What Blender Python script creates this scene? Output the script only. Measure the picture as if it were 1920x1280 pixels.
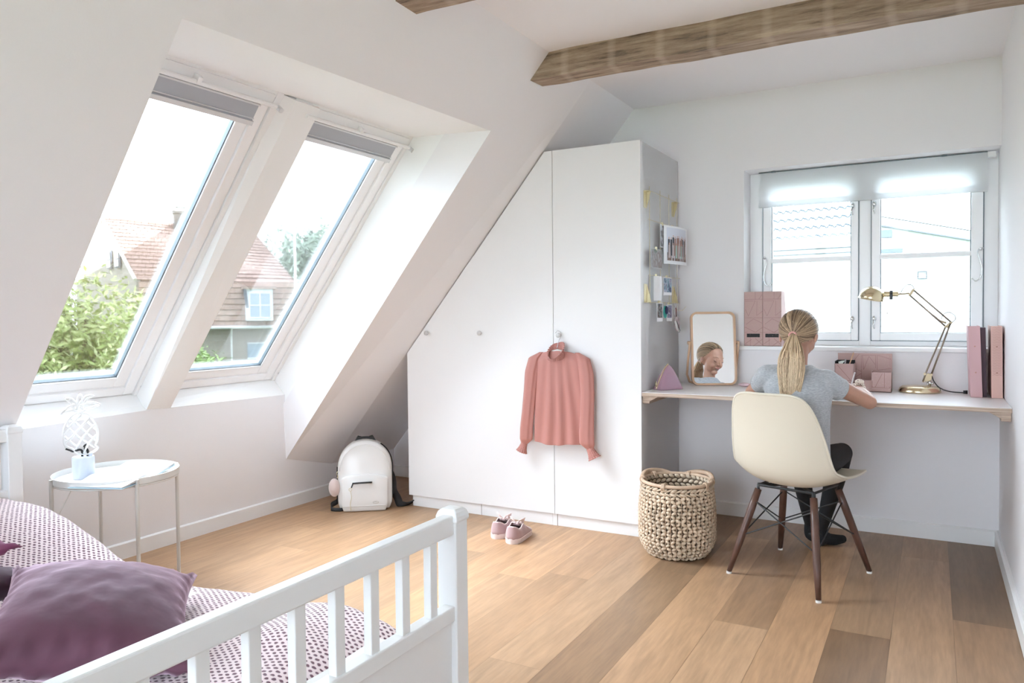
import bpy, bmesh, math, random
from math import sin, cos, pi, radians, sqrt, atan2, exp
from mathutils import Vector, Matrix, noise
random.seed(7)
for _o in list(bpy.data.objects): bpy.data.objects.remove(_o)
SC = bpy.context.scene
COL = SC.collection

# ------------------------------------------------------------------ camera
CAM_F = 1422.26
_yaw, _pitch, _roll = radians(-28.987), radians(-1.522), radians(.5521)
_fwd = Vector((sin(_yaw)*cos(_pitch), cos(_yaw)*cos(_pitch), sin(_pitch)))
_right = Vector((cos(_yaw), -sin(_yaw), 0)); _down = _fwd.cross(_right)
_r = _right*cos(_roll)+_down*sin(_roll); _d = -_right*sin(_roll)+_down*cos(_roll)
cd = bpy.data.cameras.new('camera'); cam = bpy.data.objects.new('camera', cd); COL.objects.link(cam)
_m = Matrix((( _r.x, -_d.x, -_fwd.x, 0), (_r.y, -_d.y, -_fwd.y, 0), (_r.z, -_d.z, -_fwd.z, 1.15), (0, 0, 0, 1)))
cam.matrix_world = _m
cd.sensor_fit = 'HORIZONTAL'; cd.sensor_width = 36; cd.lens = CAM_F*36/1920
cd.shift_y = (626.96-640)/1920; cd.clip_start = .02; cd.clip_end = 400
SC.camera = cam

# ------------------------------------------------------------------ light: bright overcast sky
w = bpy.data.worlds.new('overcast_sky'); SC.world = w; w.use_nodes = True
nt = w.node_tree; bg = nt.nodes['Background']; bg.inputs[0].default_value = (.775, .875, 1, 1); bg.inputs[1].default_value = 3.1
sd = bpy.data.lights.new('sun', 'SUN'); sd.energy = 3.6; sd.angle = radians(45); sd.color = (.87, .93, 1)
sun = bpy.data.objects.new('sun', sd); COL.objects.link(sun)
sun.rotation_euler = Vector((.64, .08, -.76)).to_track_quat('-Z', 'Y').to_euler(); sun.location = (-12, 0, 10)
vs = SC.view_settings; vs.view_transform = 'Standard'; vs.look = 'None'; vs.exposure = 2.0; vs.gamma = 1; vs.use_curve_mapping = False
SC.cycles.max_bounces = 14; SC.cycles.diffuse_bounces = 9; SC.cycles.transparent_max_bounces = 24

# ------------------------------------------------------------------ materials
def newmat(name):
    m = bpy.data.materials.new(name); m.use_nodes = True
    t = m.node_tree; b = t.nodes['Principled BSDF']; return m, t, b
def N(t, kind, **kw):
    n = t.nodes.new(kind)
    for k, v in kw.items():
        if k in n.inputs: n.inputs[k].default_value = v
        else: setattr(n, k, v)
    return n
def mat(name, col, rough=.5, metal=0, bump=0, bscale=200, var=0, vscale=8, spec=.5, coat=0, sheen=0, stretch=None):
    m, t, b = newmat(name); L = t.links
    c = (*col, 1); b.inputs['Base Color'].default_value = c
    b.inputs['Roughness'].default_value = rough; b.inputs['Metallic'].default_value = metal
    b.inputs['Specular IOR Level'].default_value = spec
    b.inputs['Coat Weight'].default_value = coat; b.inputs['Sheen Weight'].default_value = sheen
    tc = N(t, 'ShaderNodeTexCoord'); mp = N(t, 'ShaderNodeMapping'); L.new(tc.outputs['Object'], mp.inputs[0])
    if stretch: mp.inputs['Scale'].default_value = stretch
    if bump:
        n = N(t, 'ShaderNodeTexNoise', Scale=bscale, Detail=4.0); L.new(mp.outputs[0], n.inputs['Vector'])
        bp = N(t, 'ShaderNodeBump', Strength=bump, Distance=.002); L.new(n.outputs[0], bp.inputs['Height']); L.new(bp.outputs[0], b.inputs['Normal'])
    if var:
        n = N(t, 'ShaderNodeTexNoise', Scale=vscale, Detail=5.0); L.new(mp.outputs[0], n.inputs['Vector'])
        r = N(t, 'ShaderNodeMapRange'); r.inputs['From Min'].default_value = .3; r.inputs['From Max'].default_value = .7
        r.inputs['To Min'].default_value = 1-var; r.inputs['To Max'].default_value = 1+var
        L.new(n.outputs[0], r.inputs[0])
        mx = N(t, 'ShaderNodeVectorMath', operation='SCALE'); mx.inputs[0].default_value = col; L.new(r.outputs[0], mx.inputs['Scale'])
        L.new(mx.outputs[0], b.inputs['Base Color'])
    return m
WALL = mat('white_wall_paint', (.84, .825, .84), .75, bump=.12, bscale=160)
CEIL = mat('white_ceiling_paint', (.85, .83, .845), .8, bump=.12, bscale=160)
REVEAL = mat('white_reveal_paint', (.88, .88, .88), .6, bump=.06, bscale=160)
TRIM = mat('white_trim_gloss', (.86, .86, .86), .35)
SASH = mat('white_lacquered_sash', (.92, .92, .93), .3)
GASKET = mat('grey_glazing_gasket', (.13, .16, .18), .4, metal=.3)
DARKGAP = mat('dark_seal_and_shade', (.06, .06, .06), .6)  # roof window seals, and the shade strip beside the wardrobe door
WARD = mat('white_wardrobe_foil', (.83, .83, .84), .42)
BEDM = mat('white_bed_lacquer', (.78, .79, .80), .32)
METW = mat('white_powder_coat', (.68, .675, .66), .4)
BRASS = mat('brass', (.80, .68, .46), .22, metal=1)
GOLDW = mat('gold_wire', (.70, .62, .42), .35, metal=.7)
CHROME = mat('chrome', (.72, .73, .74), .2, metal=1)
BLACK = mat('black_webbing', (.02, .02, .022), .65, bump=.3, bscale=900)
BLACKP = mat('black_plastic', (.015, .015, .017), .4)
def glassmat(name='window_glass', tint=(.97, .985, .98), refl=.06):
    m, t, b = newmat(name); L = t.links; t.nodes.remove(b)
    tr = N(t, 'ShaderNodeBsdfTransparent'); tr.inputs[0].default_value = (*tint, 1)
    gl = N(t, 'ShaderNodeBsdfGlossy', Roughness=.02); mx = N(t, 'ShaderNodeMixShader')
    fr = N(t, 'ShaderNodeFresnel', IOR=1.35); ml = N(t, 'ShaderNodeMath', operation='MULTIPLY'); ml.inputs[1].default_value = .8
    L.new(fr.outputs[0], ml.inputs[0]); L.new(ml.outputs[0], mx.inputs[0]); L.new(tr.outputs[0], mx.inputs[1]); L.new(gl.outputs[0], mx.inputs[2])
    L.new(mx.outputs[0], t.nodes['Material Output'].inputs[0]); return m
GLASS = glassmat()

def spl(P, n=6):
    P = [Vector(p) for p in P]; Q = []
    for k in range(len(P)-1):
        a, b_, c, d = P[max(k-1, 0)], P[k], P[k+1], P[min(k+2, len(P)-1)]
        for i in range(n): t_ = i/n; Q.append(.5*((2*b_)+(c-a)*t_+(2*a-5*b_+4*c-d)*t_*t_+(3*b_-3*c+d-a)*t_**3))
    return Q+[P[-1]]

# ------------------------------------------------------------------ mesh builder
class B:
    def __init__(s): s.v = []; s.f = []; s.m = []; s.mi = 0
    def add(s, vs_, fs):
        o = len(s.v); s.v += [Vector(p) for p in vs_]; s.f += [tuple(i+o for i in f) for f in fs]; s.m += [s.mi]*len(fs); return s
    def quad(s, *p): return s.add(p, [tuple(range(len(p)))])
    def box(s, x0, x1, y0, y1, z0, z1):
        return s.obox(((x0+x1)/2, (y0+y1)/2, (z0+z1)/2), ((abs(x1-x0)/2, 0, 0), (0, abs(y1-y0)/2, 0), (0, 0, abs(z1-z0)/2)))
    def obox(s, c, ax):
        c = Vector(c); a, b, d = [Vector(q) for q in ax]
        p = [c+i*a+j*b+k*d for i in (-1, 1) for j in (-1, 1) for k in (-1, 1)]
        return s.add(p, [(0, 1, 3, 2), (4, 6, 7, 5), (0, 4, 5, 1), (2, 3, 7, 6), (0, 2, 6, 4), (1, 5, 7, 3)])
    def prism(s, pts, d):
        n = len(pts); d = Vector(d); a = [Vector(p) for p in pts]
        return s.add(a+[p+d for p in a], [tuple(range(n))[::-1], tuple(range(n, 2*n))]+[(i, (i+1) % n, (i+1) % n+n, i+n) for i in range(n)])
    def loft(s, rings, cap=True, closed=True):
        n = len(rings[0]); vs_ = [p for r in rings for p in r]; fs = []
        for k in range(len(rings)-1):
            for i in range(n if closed else n-1):
                j = (i+1) % n; fs.append((k*n+i, k*n+j, (k+1)*n+j, (k+1)*n+i))
        if cap and closed: fs += [tuple(range(n))[::-1], tuple(range((len(rings)-1)*n, len(rings)*n))]
        return s.add(vs_, fs)
    def tube(s, pts, r, seg=8, closed=False, squash=1, up=None):
        P = [Vector(p) for p in pts]; n = len(P); R = r if isinstance(r, (list, tuple)) else [r]*n
        rings = []; ref = None
        for i in range(n):
            a = P[(i-1) % n] if (closed or i > 0) else P[i]; b = P[(i+1) % n] if (closed or i < n-1) else P[i]
            t = (b-a); t = t.normalized() if t.length > 1e-9 else Vector((0, 0, 1))
            if ref is None:
                ref = Vector(up) if up else (Vector((0, 0, 1)) if abs(t.z) < .9 else Vector((1, 0, 0)))
            u = (ref-t*ref.dot(t)); u = u.normalized() if u.length > 1e-6 else t.orthogonal().normalized()
            ref = u; v = t.cross(u)
            rings.append([P[i]+R[i]*(cos(2*pi*k/seg)*v+squash*sin(2*pi*k/seg)*u) for k in range(seg)])
        if closed: rings.append(rings[0]); return s.loft(rings, cap=False)
        return s.loft(rings)
    def cyl(s, p0, p1, r, r2=None, seg=16): return s.tube([p0, p1], [r, r if r2 is None else r2], seg)
    def ell(s, c, rx, ry=None, rz=None, axes=None, nu=12, nv=8):
        ry = rx if ry is None else ry; rz = rx if rz is None else rz; c = Vector(c)
        A = [Vector(a) for a in axes] if axes else [Vector((1, 0, 0)), Vector((0, 1, 0)), Vector((0, 0, 1))]
        vs_ = [c-A[2]*rz]; fs = []
        for j in range(1, nv):
            ph = -pi/2+pi*j/nv
            for i in range(nu):
                th = 2*pi*i/nu; vs_.append(c+A[0]*rx*cos(ph)*cos(th)+A[1]*ry*cos(ph)*sin(th)+A[2]*rz*sin(ph))
        vs_.append(c+A[2]*rz); top = len(vs_)-1
        for i in range(nu):
            k = (i+1) % nu; fs.append((0, 1+k, 1+i)); fs.append((top, top-nu+i, top-nu+k))
            for j in range(nv-2): fs.append((1+j*nu+i, 1+j*nu+k, 1+(j+1)*nu+k, 1+(j+1)*nu+i))
        return s.add(vs_, fs)
    def lathe(s, prof, c, seg=32, axes=None):
        c = Vector(c); A = [Vector(a) for a in axes] if axes else [Vector((1, 0, 0)), Vector((0, 1, 0)), Vector((0, 0, 1))]
        rings = [[c+A[0]*r*cos(2*pi*i/seg)+A[1]*r*sin(2*pi*i/seg)+A[2]*z for i in range(seg)] for r, z in prof]
        return s.loft(rings, cap=True)
    def build(s, name, mats, parent=None, smooth=False, bevel=0, sub=0, label=None, cat=None, group=None, kind=None, clean=True, auto=None):
        me = bpy.data.meshes.new(name); mats = mats if isinstance(mats, (list, tuple)) else [mats]
        base = wloc(parent) if parent else None
        if base is None:
            xs = [p.x for p in s.v]; ys = [p.y for p in s.v]; zs = [p.z for p in s.v]
            base = Vector(((min(xs)+max(xs))/2, (min(ys)+max(ys))/2, min(zs)))
        me.from_pydata([p-base for p in s.v], [], s.f)
        for m_ in mats: me.materials.append(m_)
        for i, p in enumerate(me.polygons): p.material_index = s.m[i]; p.use_smooth = smooth
        bm = bmesh.new(); bm.from_mesh(me)
        if clean: bmesh.ops.recalc_face_normals(bm, faces=bm.faces)
        bm.to_mesh(me); bm.free()
        o = bpy.data.objects.new(name, me); COL.objects.link(o)
        if parent: o.parent = parent
        else: o.location = base
        if bevel:
            md = o.modifiers.new('bevel', 'BEVEL'); md.width = bevel; md.segments = 2; md.limit_method = 'ANGLE'; md.angle_limit = radians(40)
        if sub: md = o.modifiers.new('sub', 'SUBSURF'); md.levels = sub; md.render_levels = sub
        if auto: 
            for p in me.polygons: p.use_smooth = True
            me.set_sharp_from_angle(angle=radians(auto))
        return tag(o, label, cat, group, kind)
def tag(o, label=None, cat=None, group=None, kind=None):
    for k, v in (('label', label), ('category', cat), ('group', group), ('kind', kind)):
        if v: o[k] = v
    return o
def wloc(o):
    v = Vector((0, 0, 0))
    while o is not None: v += o.location; o = o.parent
    return v
def thing(name, loc, label, cat, group=None):
    o = bpy.data.objects.new(name, None); COL.objects.link(o); o.location = loc; o.empty_display_size = .05
    return tag(o, label, cat, group)
def struct(b, name, mats, parent=None, **kw): return b.build(name, mats, parent, kind=None if parent else 'structure', **kw)
def frame_ring(b, F, y0, y1, u0, u1, wy, wu, n0, n1, wy1=None, wu1=None):
    """rectangular ring in a local frame F(y,u,n)"""
    wy1 = wy if wy1 is None else wy1; wu1 = wu if wu1 is None else wu1
    for (a0, a1, c0, c1) in ((y0, y0+wy, u0, u1), (y1-wy1, y1, u0, u1), (y0+wy, y1-wy1, u0, u0+wu), (y0+wy, y1-wy1, u1-wu1, u1)):
        p = [F(a, c, n) for n in (n0, n1) for a, c in ((a0, c0), (a1, c0), (a1, c1), (a0, c1))]
        b.add(p, [(0, 1, 2, 3), (7, 6, 5, 4), (0, 4, 5, 1), (1, 5, 6, 2), (2, 6, 7, 3), (3, 7, 4, 0)])
def fbox(b, F, y0, y1, u0, u1, n0, n1):
    p = [F(a, c, n) for n in (n0, n1) for a, c in ((y0, u0), (y1, u0), (y1, u1), (y0, u1))]
    return b.add(p, [(0, 1, 2, 3), (7, 6, 5, 4), (0, 4, 5, 1), (1, 5, 6, 2), (2, 6, 7, 3), (3, 7, 4, 0)])

# ------------------------------------------------------------------ floor
XR, XK, YB, YF, ZC = .288, -3.385, 4.34, -1.5, 2.363
def woodmat():
    m, t, b = newmat('oak_floor_boards'); L = t.links
    at = N(t, 'ShaderNodeVertexColor', layer_name='tone')
    tc = N(t, 'ShaderNodeTexCoord'); mp = N(t, 'ShaderNodeMapping'); mp.inputs['Scale'].default_value = (1, .09, 1)
    L.new(tc.outputs['Object'], mp.inputs[0])
    sep = N(t, 'ShaderNodeSeparateColor'); L.new(at.outputs['Alpha'], sep.inputs[0])
    off = N(t, 'ShaderNodeVectorMath', operation='MULTIPLY_ADD'); off.inputs[1].default_value = (13.7, 7.1, 3.3)
    L.new(at.outputs['Color'], off.inputs[0]); L.new(mp.outputs[0], off.inputs[2])
    n1 = N(t, 'ShaderNodeTexNoise', Scale=90.0, Detail=6.0, Roughness=.6); L.new(off.outputs[0], n1.inputs['Vector'])
    n2 = N(t, 'ShaderNodeTexNoise', Scale=7.0, Detail=3.0, Distortion=1.2); L.new(off.outputs[0], n2.inputs['Vector'])
    wv = N(t, 'ShaderNodeMath', operation='MULTIPLY'); wv.inputs[1].default_value = 26; L.new(n2.outputs[0], wv.inputs[0])
    sn = N(t, 'ShaderNodeMath', operation='SINE'); L.new(wv.outputs[0], sn.inputs[0])
    s1 = N(t, 'ShaderNodeMath', operation='MULTIPLY_ADD'); s1.inputs[1].default_value = .075; s1.inputs[2].default_value = .70; L.new(sn.outputs[0], s1.inputs[0])
    s2 = N(t, 'ShaderNodeMath', operation='MULTIPLY_ADD'); s2.inputs[1].default_value = .60; L.new(n1.outputs[0], s2.inputs[0]); L.new(s1.outputs[0], s2.inputs[2])
    mx = N(t, 'ShaderNodeVectorMath', operation='SCALE'); L.new(at.outputs['Color'], mx.inputs[0]); L.new(s2.outputs[0], mx.inputs['Scale'])
    L.new(mx.outputs[0], b.inputs['Base Color']); b.inputs['Roughness'].default_value = .42
    bp = N(t, 'ShaderNodeBump', Strength=.12, Distance=.001); L.new(n1.outputs[0], bp.inputs['Height']); L.new(bp.outputs[0], b.inputs['Normal'])
    return m
def build_floor():
    PW = .1955; x0 = .0725
    seams = {0: [3.231, 1.0], -1: [3.967, 2.2], -2: [2.934, .9], -3: [4.1, 2.05, .3], -4: [2.82, .7], -5: [3.95, 2.1], -6: [3.263, 1.2], -7: [2.16, 0.1], -8: [3.0, .95]}
    tones = {(0, 0): .63, (0, 1): .86, (-1, 0): .88, (-1, 1): .98, (-2, 0): .84, (-2, 1): .62, (-3, 0): .88, (-3, 1): 1.02, (-4, 0): .80, (-4, 1): 1.06, (-5, 0): .9, (-5, 1): 1.0, (-6, 0): .68, (-6, 1): .74, (-7, 0): 1.0, (-7, 1): .95, (-8, 0): .98, (-8, 1): .9}
    rnd = random.Random(5)
    me = bpy.data.meshes.new('floor'); vs_ = []; fs = []; col = []
    vs_ += [(-3.45, YF-.05, -.003), (XR+.05, YF-.05, -.003), (XR+.05, YB+.05, -.003), (-3.45, YB+.05, -.003)]; fs.append((0, 1, 2, 3)); col.append((.16, .10, .06))
    for k in range(1, -20, -1):
        xa = x0+(k-1)*PW+PW; xb = xa+PW   # plank k spans [x0+k*PW, x0+(k+1)*PW]
        xa = x0+k*PW; xb = min(xa+PW, XR+.02); xa = max(xa, -3.44)
        if xb <= xa: continue
        ss = seams.get(k)
        if ss is None:
            y = rnd.uniform(2.6, 4.2); ss = []
            while y > YF: ss.append(y); y -= rnd.uniform(1.6, 2.2)
        ys = [YB+.03]+ss+[YF-.02]
        for j in range(len(ys)-1):
            ya, yb_ = ys[j+1], ys[j]; tn = tones.get((k, j), rnd.uniform(.86, 1.1)); w_ = rnd.uniform(-.03, .03); g = .0005
            o = len(vs_); vs_ += [(xa+g, ya+g, 0), (xb-g, ya+g, 0), (xb-g, yb_-g, 0), (xa+g, yb_-g, 0)]; fs.append((o, o+1, o+2, o+3))
            col.append((.395*tn**1.35*(1+w_), .240*tn**1.35, .136*tn**1.35*(1-w_)))
    me.from_pydata(vs_, [], fs); ca = me.color_attributes.new('tone', 'FLOAT_COLOR', 'CORNER')
    for p in me.polygons:
        for li in p.loop_indices: ca.data[li].color = (*col[p.index], 1)
    me.materials.append(woodmat()); o = bpy.data.objects.new('floor', me); COL.objects.link(o); tag(o, kind='structure')
    b = B().box(-3.5, XR+.2, YF-.1, YB+.2, -.2, -.006); struct(b, 'trim_1', TRIM)
build_floor()

# ------------------------------------------------------------------ walls, ceiling, sloped roof side
b = B().box(-1.62, XR+.2, YF-.1, YB+.2, ZC, ZC+.15); struct(b, 'ceiling', CEIL)
# right wall
b = B().box(XR, XR+.2, YF-.2, YB+.4, -.05, ZC); struct(b, 'wall_right', WALL)
# back wall with window opening
WX0, WX1, WZ0, WZ1 = -.92, XR, .942, 1.938
b = B()
b.box(-3.6, WX0, YB, YB+.22, -.05, ZC+.1).box(WX0, WX1+.1, YB, YB+.22, -.05, WZ0).box(WX0, WX1+.1, YB, YB+.22, WZ1, ZC+.1)
struct(b, 'wall_back', WALL)
# wall behind the photographer: unseen wide glazed opening, added to bring in fill daylight
b = B(); b.box(-3.6, -2.35, YF-.2, YF, -.05, ZC+.1).box(-.2, XR+.1, YF-.2, YF, -.05, ZC+.1).box(-2.35, -.2, YF-.2, YF, 2.25, ZC+.1).box(-2.35, -.2, YF-.2, YF, -.05, .12)
struct(b, 'wall_front', WALL)
b = B(); F0 = lambda y, u, n: Vector((y, YF-.1+n, u)); frame_ring(b, F0, -2.35, -1.275, .12, 2.25, .06, .06, -.03, .03); frame_ring(b, F0, -1.275, -.2, .12, 2.25, .06, .06, -.03, .03)
b.mi = 1; b.quad(F0(-2.3, .16, 0), F0(-.24, .16, 0), F0(-.24, 2.21, 0), F0(-2.3, 2.21, 0)); struct(b, 'window_4', [SASH, GLASS])
# knee wall under the slope
b = B(); b.prism([(XK, YF-.1, -.02), (XK, YB+.1, -.02), (XK, YB+.1, .19), (XK, 3.69, .20), (XK, 3.30, .296), (XK, 3.30, .683), (XK, 2.522, .690), (XK, 2.387, .695), (XK, 1.60, .674), (XK, 1.60, .296), (XK, YF-.1, .296)], (-.15, 0, 0)); struct(b, 'wall_left', WALL)
# slope, cut out for the roof-window niche: corners TL, TR on the slope, BR, BL where it meets the knee wall
K = 1.148
sl = lambda x, y: Vector((x, y, ZC+K*(x+1.559)))
NT_L, NT_R, NB_R, NB_L = sl(-1.874, 1.46), sl(-1.851, 3.15), Vector((XK, 3.30, .296)), Vector((XK, 1.60, .296))
top = lambda y: Vector((-1.559, y, ZC)); bot = lambda y: Vector((XK, y, .268 if y < 3 else (.296 if y < 3.4 else .20)))
out = Vector((-.754, 0, .657))*.22
b = B()
def slab(*p):
    b.prism(p, out)
BL0 = Vector((XK, YF-.1, .296)); KB = Vector((XK, YB+.1, .19)); M1 = Vector((XK, 3.69, .20))
slab(top(YF-.1), top(1.46), NT_L, NB_L, BL0)
slab(top(1.46), top(3.15), NT_R, NT_L)
slab(top(3.15), top(3.42), NB_R, NT_R)
slab(top(3.42), top(3.69), M1, NB_R); slab(top(3.69), top(YB+.1), KB, M1)
struct(b, 'wall_slope', WALL)
# niche reveals
b = B()
wf = lambda y, u, n: Vector((-3.46+.6568*u-.754*n, y-.06*u, .77+.754*u+.6568*n))
ROT, ROB = .02, 0
topL, topR = wf(1.585, 1.715, 0), wf(3.285, 1.715, 0); botL, botR = wf(1.60, -.0, 0), wf(3.29, .0, 0)
fl, fr = Vector((XK, 1.60, .677)), Vector((XK, 3.30, .683))
def rev(*p, d):
    b.prism(p, d)
e_ = out.normalized()*.004
rev(NT_L+e_, NT_R+e_, topR, topL, d=(0, 0, .02))
rev(NT_R+e_, NB_R+e_, fr, botR, topR, d=(0, .02, 0))
rev(NT_L+e_, NB_L+e_, fl, botL, topL, d=(0, -.02, 0))
rev(fl, Vector((XK, 2.387, .695)), fr, botR, botL, d=(-.012, 0, -.012))
struct(b, 'trim_2', REVEAL)
# mullion box between the two roof windows
b = B()
f0, f1, f2, f3 = Vector((-2.316, 2.348, 2.046)), Vector((-2.321, 2.498, 2.046)), Vector((XK, 2.522, .693)), Vector((XK, 2.387, .699))
g0, g1, g2, g3 = wf(2.395, 1.71, .01), wf(2.60, 1.71, .01), wf(2.515, -.06, .01), wf(2.385, -.06, .01)
b.add([f0, f1, f2, f3, g0, g1, g2, g3], [(0, 1, 2, 3), (7, 6, 5, 4), (0, 4, 5, 1), (1, 5, 6, 2), (2, 6, 7, 3), (3, 7, 4, 0)])
struct(b, 'trim_3', REVEAL)
# filler around the frames up to the roof covering
b = B(); F = wf
fbox(b, F, 1.3, 3.6, 1.72, 2.1, 0, .12); fbox(b, F, 1.3, 3.6, -.5, -.03, 0.02, .12); fbox(b, F, 3.29, 3.6, -.1, 1.8, 0, .12); fbox(b, F, 1.3, 1.585, -.1, 1.8, 0, .12); fbox(b, F, 2.38, 2.48, -.1, 1.8, .012, .12)
struct(b, 'trim_4', TRIM)
# baseboards
BH = .078
b = B(); b.prism([(XK, YF, 0), (XK+.013, YF, 0), (XK+.013, YF, BH-.006), (XK+.007, YF, BH), (XK, YF, BH)], (0, YB-YF, 0)); struct(b, 'baseboard_left', TRIM)
b = B(); b.prism([(-3.38, YB, 0), (-3.38, YB-.015, 0), (-3.38, YB-.015, BH-.006), (-3.38, YB-.008, BH), (-3.38, YB, BH)], (3.38+XR, 0, 0)); struct(b, 'baseboard_back', TRIM)
b = B(); b.prism([(XR, YF, 0), (XR-.018, YF, 0), (XR-.018, YF, BH-.006), (XR-.009, YF, BH), (XR, YF, BH)], (0, YB-YF, 0)); struct(b, 'baseboard_right', TRIM)

# ------------------------------------------------------------------ roof windows
SHADE = mat('grey_pleated_shade', (.44, .46, .50), .7, bump=.2, bscale=400)
RAILM = mat('silver_shade_rail', (.70, .71, .73), .35, metal=.2)
def roof_window(n, yl, yr, gl, gr):
    root = bpy.data.objects.new('window_%d' % n, None); COL.objects.link(root); root.location = wf((yl+yr)/2, 0, 0); root['kind'] = 'structure'
    b = B(); frame_ring(b, F, yl-.035, yr+.035, -.03, 1.72, .035, .028, -.004, .09); b.build('window_frame', TRIM, root, bevel=.002)
    b = B()
    frame_ring(b, F, yl+.002, yr-.002, .0, 1.69, .052, .05, .006, .07)
    frame_ring(b, F, yl+.054, yr-.054, .05, 1.64, gr_w(yr, gr), .058, .018, .07)
    b.build('sash', SASH, root, bevel=.0025)
    b = B(); frame_ring(b, F, yl+.001-.003, yr+.003, -.003, 1.693, .003, .003, .02, .03); b.build('seal', DARKGAP, root)
    ga, gb = yl+(yr-gr), gr
    b = B(); frame_ring(b, F, ga-.002, gb+.002, .106, 1.64, .007, .006, .026, .045); b.build('gasket', GASKET, root)
    b = B(); fbox(b, F, ga, gb, .108, 1.64, .040, .046); b.build('pane', GLASS, root)
    # ventilation bar
    b = B(); fbox(b, F, yl+.01, yr-.01, 1.655, 1.705, -.012, .02)
    b.tube([F(yl+.03, 1.665, -.03), F(yr-.0, 1.665, -.03)], .009, 10)
    fbox(b, F, (yl+yr)/2-.01, (yl+yr)/2+.01, 1.66, 1.69, -.04, -.005); b.build('ventilation_bar', TRIM, root, bevel=.002)
    b = B(); b.mi = 0; fbox(b, F, yl+.01, yr-.052, 1.565, 1.650, .004, .012)
    b.mi = 1; fbox(b, F, yl+.01, yr-.05, 1.545, 1.565, -.006, .016); fbox(b, F, yl+.01, yr-.05, 1.635, 1.642, -.004, .012); fbox(b, F, yl+.01, yr-.05, 1.572, 1.576, 0, .012)
    b.build('shade', [SHADE, RAILM], root)
    b = B(); b.cyl(F(yr+.02, .06, -.006), F(yr+.02, .06, 0), .006, seg=10); b.cyl(F(yr+.018, 1.66, -.045), F(yr+.018, 1.66, -.02), .011, seg=12); b.build('hinge_cap', RAILM, root)
def gr_w(yr, gr): return (yr-.054)-gr
roof_window(1, 1.605, 2.367, 1.71, 2.255)
roof_window(2, 2.505, 3.265, 2.60, 3.143)

# ------------------------------------------------------------------ back window
root = bpy.data.objects.new('window_3', None); COL.objects.link(root); root.location = (-.3, 4.5, .96); root['kind'] = 'structure'
F3 = lambda x, z, n: Vector((x, 4.5+n, z))
b = B(); frame_ring(b, F3, WX0, XR, .962, WZ1, .068, .028, .004, .07, wy1=.062, wu1=.04); fbox(b, F3, -.348, -.287, .962, WZ1, .002, .07); b.build('window_frame', SASH, root, bevel=.003)
for (xa, xb, ga, gb, hinge) in ((-.845, -.350, -.80, -.385, -1), (-.285, .222, -.243, .171, 1)):
    b = B(); frame_ring(b, F3, xa, xb, .992, 1.90, ga-xa, .040, -.012, .05, wy1=xb-gb, wu1=.05)
    fbox(b, F3, ga, gb, 1.424, 1.450, -.010, .03); s_ = b.build('sash', SASH, root, bevel=.004)
    b = B(); frame_ring(b, F3, xa-.004, xb+.004, .989, 1.905, .004, .004, -.004, .02); b.build('seal', GASKET, root)
    b = B(); frame_ring(b, F3, ga, gb, 1.032, 1.85, .004, .003, -.002, .012); b.build('gasket', GASKET, root)
    b = B(); fbox(b, F3, ga, gb, 1.03, 1.86, .012, .016); b.build('pane', GLASS, root)
    # closing latches beside the middle post
    xl = xb-.028 if hinge < 0 else xa+.014
    for zz in (1.10, 1.71):
        b = B(); b.ell((xl, 4.478, zz+.008), .011, .008, .016); b.tube([(xl, 4.47, zz), (xl-.003, 4.462, zz-.02), (xl+.002, 4.466, zz-.045)], [.005, .005, .003], 8); b.build('latch', CHROME, root, smooth=True)
    # stay hook
    xs = xa+.02 if hinge < 0 else xb-.018; sg = 1 if hinge > 0 else -1
    pts = [(xs+sg*.02, 4.48, 1.46), (xs, 4.47, 1.455), (xs-.004*sg, 4.465, 1.43), (xs+.006*sg, 4.465, 1.39), (xs+.013*sg, 4.465, 1.35), (xs+.005*sg, 4.465, 1.31), (xs-.015*sg, 4.465, 1.295), (xs-.03*sg, 4.465, 1.31)]
    b = B(); b.tube(spl(pts), .003, 8); b.ell((xs+.008*sg, 4.47, 1.455), .008); b.ell((xs+.010*sg, 4.468, 1.325), .006); b.build('stay_hook', CHROME, root, smooth=True)
b = B().box(-.945, XR-.002, YB-.020, 4.52, .940, .962); struct(b, 'window_sill', TRIM, root, bevel=.003)
# roller blind
m, t, bb = newmat('white_blind_fabric'); L = t.links
bb.inputs['Base Color'].default_value = (.92, .92, .92, 1); bb.inputs['Roughness'].default_value = .8
tl = N(t, 'ShaderNodeBsdfTranslucent'); tl.inputs[0].default_value = (.92, .93, .94, 1); mx = N(t, 'ShaderNodeMixShader'); mx.inputs[0].default_value = .68
L.new(bb.outputs[0], mx.inputs[1]); L.new(tl.outputs[0], mx.inputs[2]); L.new(mx.outputs[0], t.nodes['Material Output'].inputs[0]); BLINDM = m
rt = thing('roller_blind', (-.31, 4.45, 1.74), 'white fabric blind pulled partway down over the back window', 'blind')
b = B(); b.box(-.862, .237, 4.452, 4.456, 1.738, 1.93).box(-.862, .237, 4.446, 4.462, 1.738, 1.768); b.build('fabric', BLINDM, rt)
b = B(); b.box(-.862, .237, 4.452, 4.470, 1.931, 1.9345); 
for xx in (-.78, .05): b.box(xx-.012, xx+.012, 4.440, 4.452, 1.929, 1.9345)
b.build('headrail', GASKET, rt); b = B(); b.box(.238, .272, 4.44, 4.475, 1.905, 1.930); b.build('end_bracket', TRIM, rt)
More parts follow.
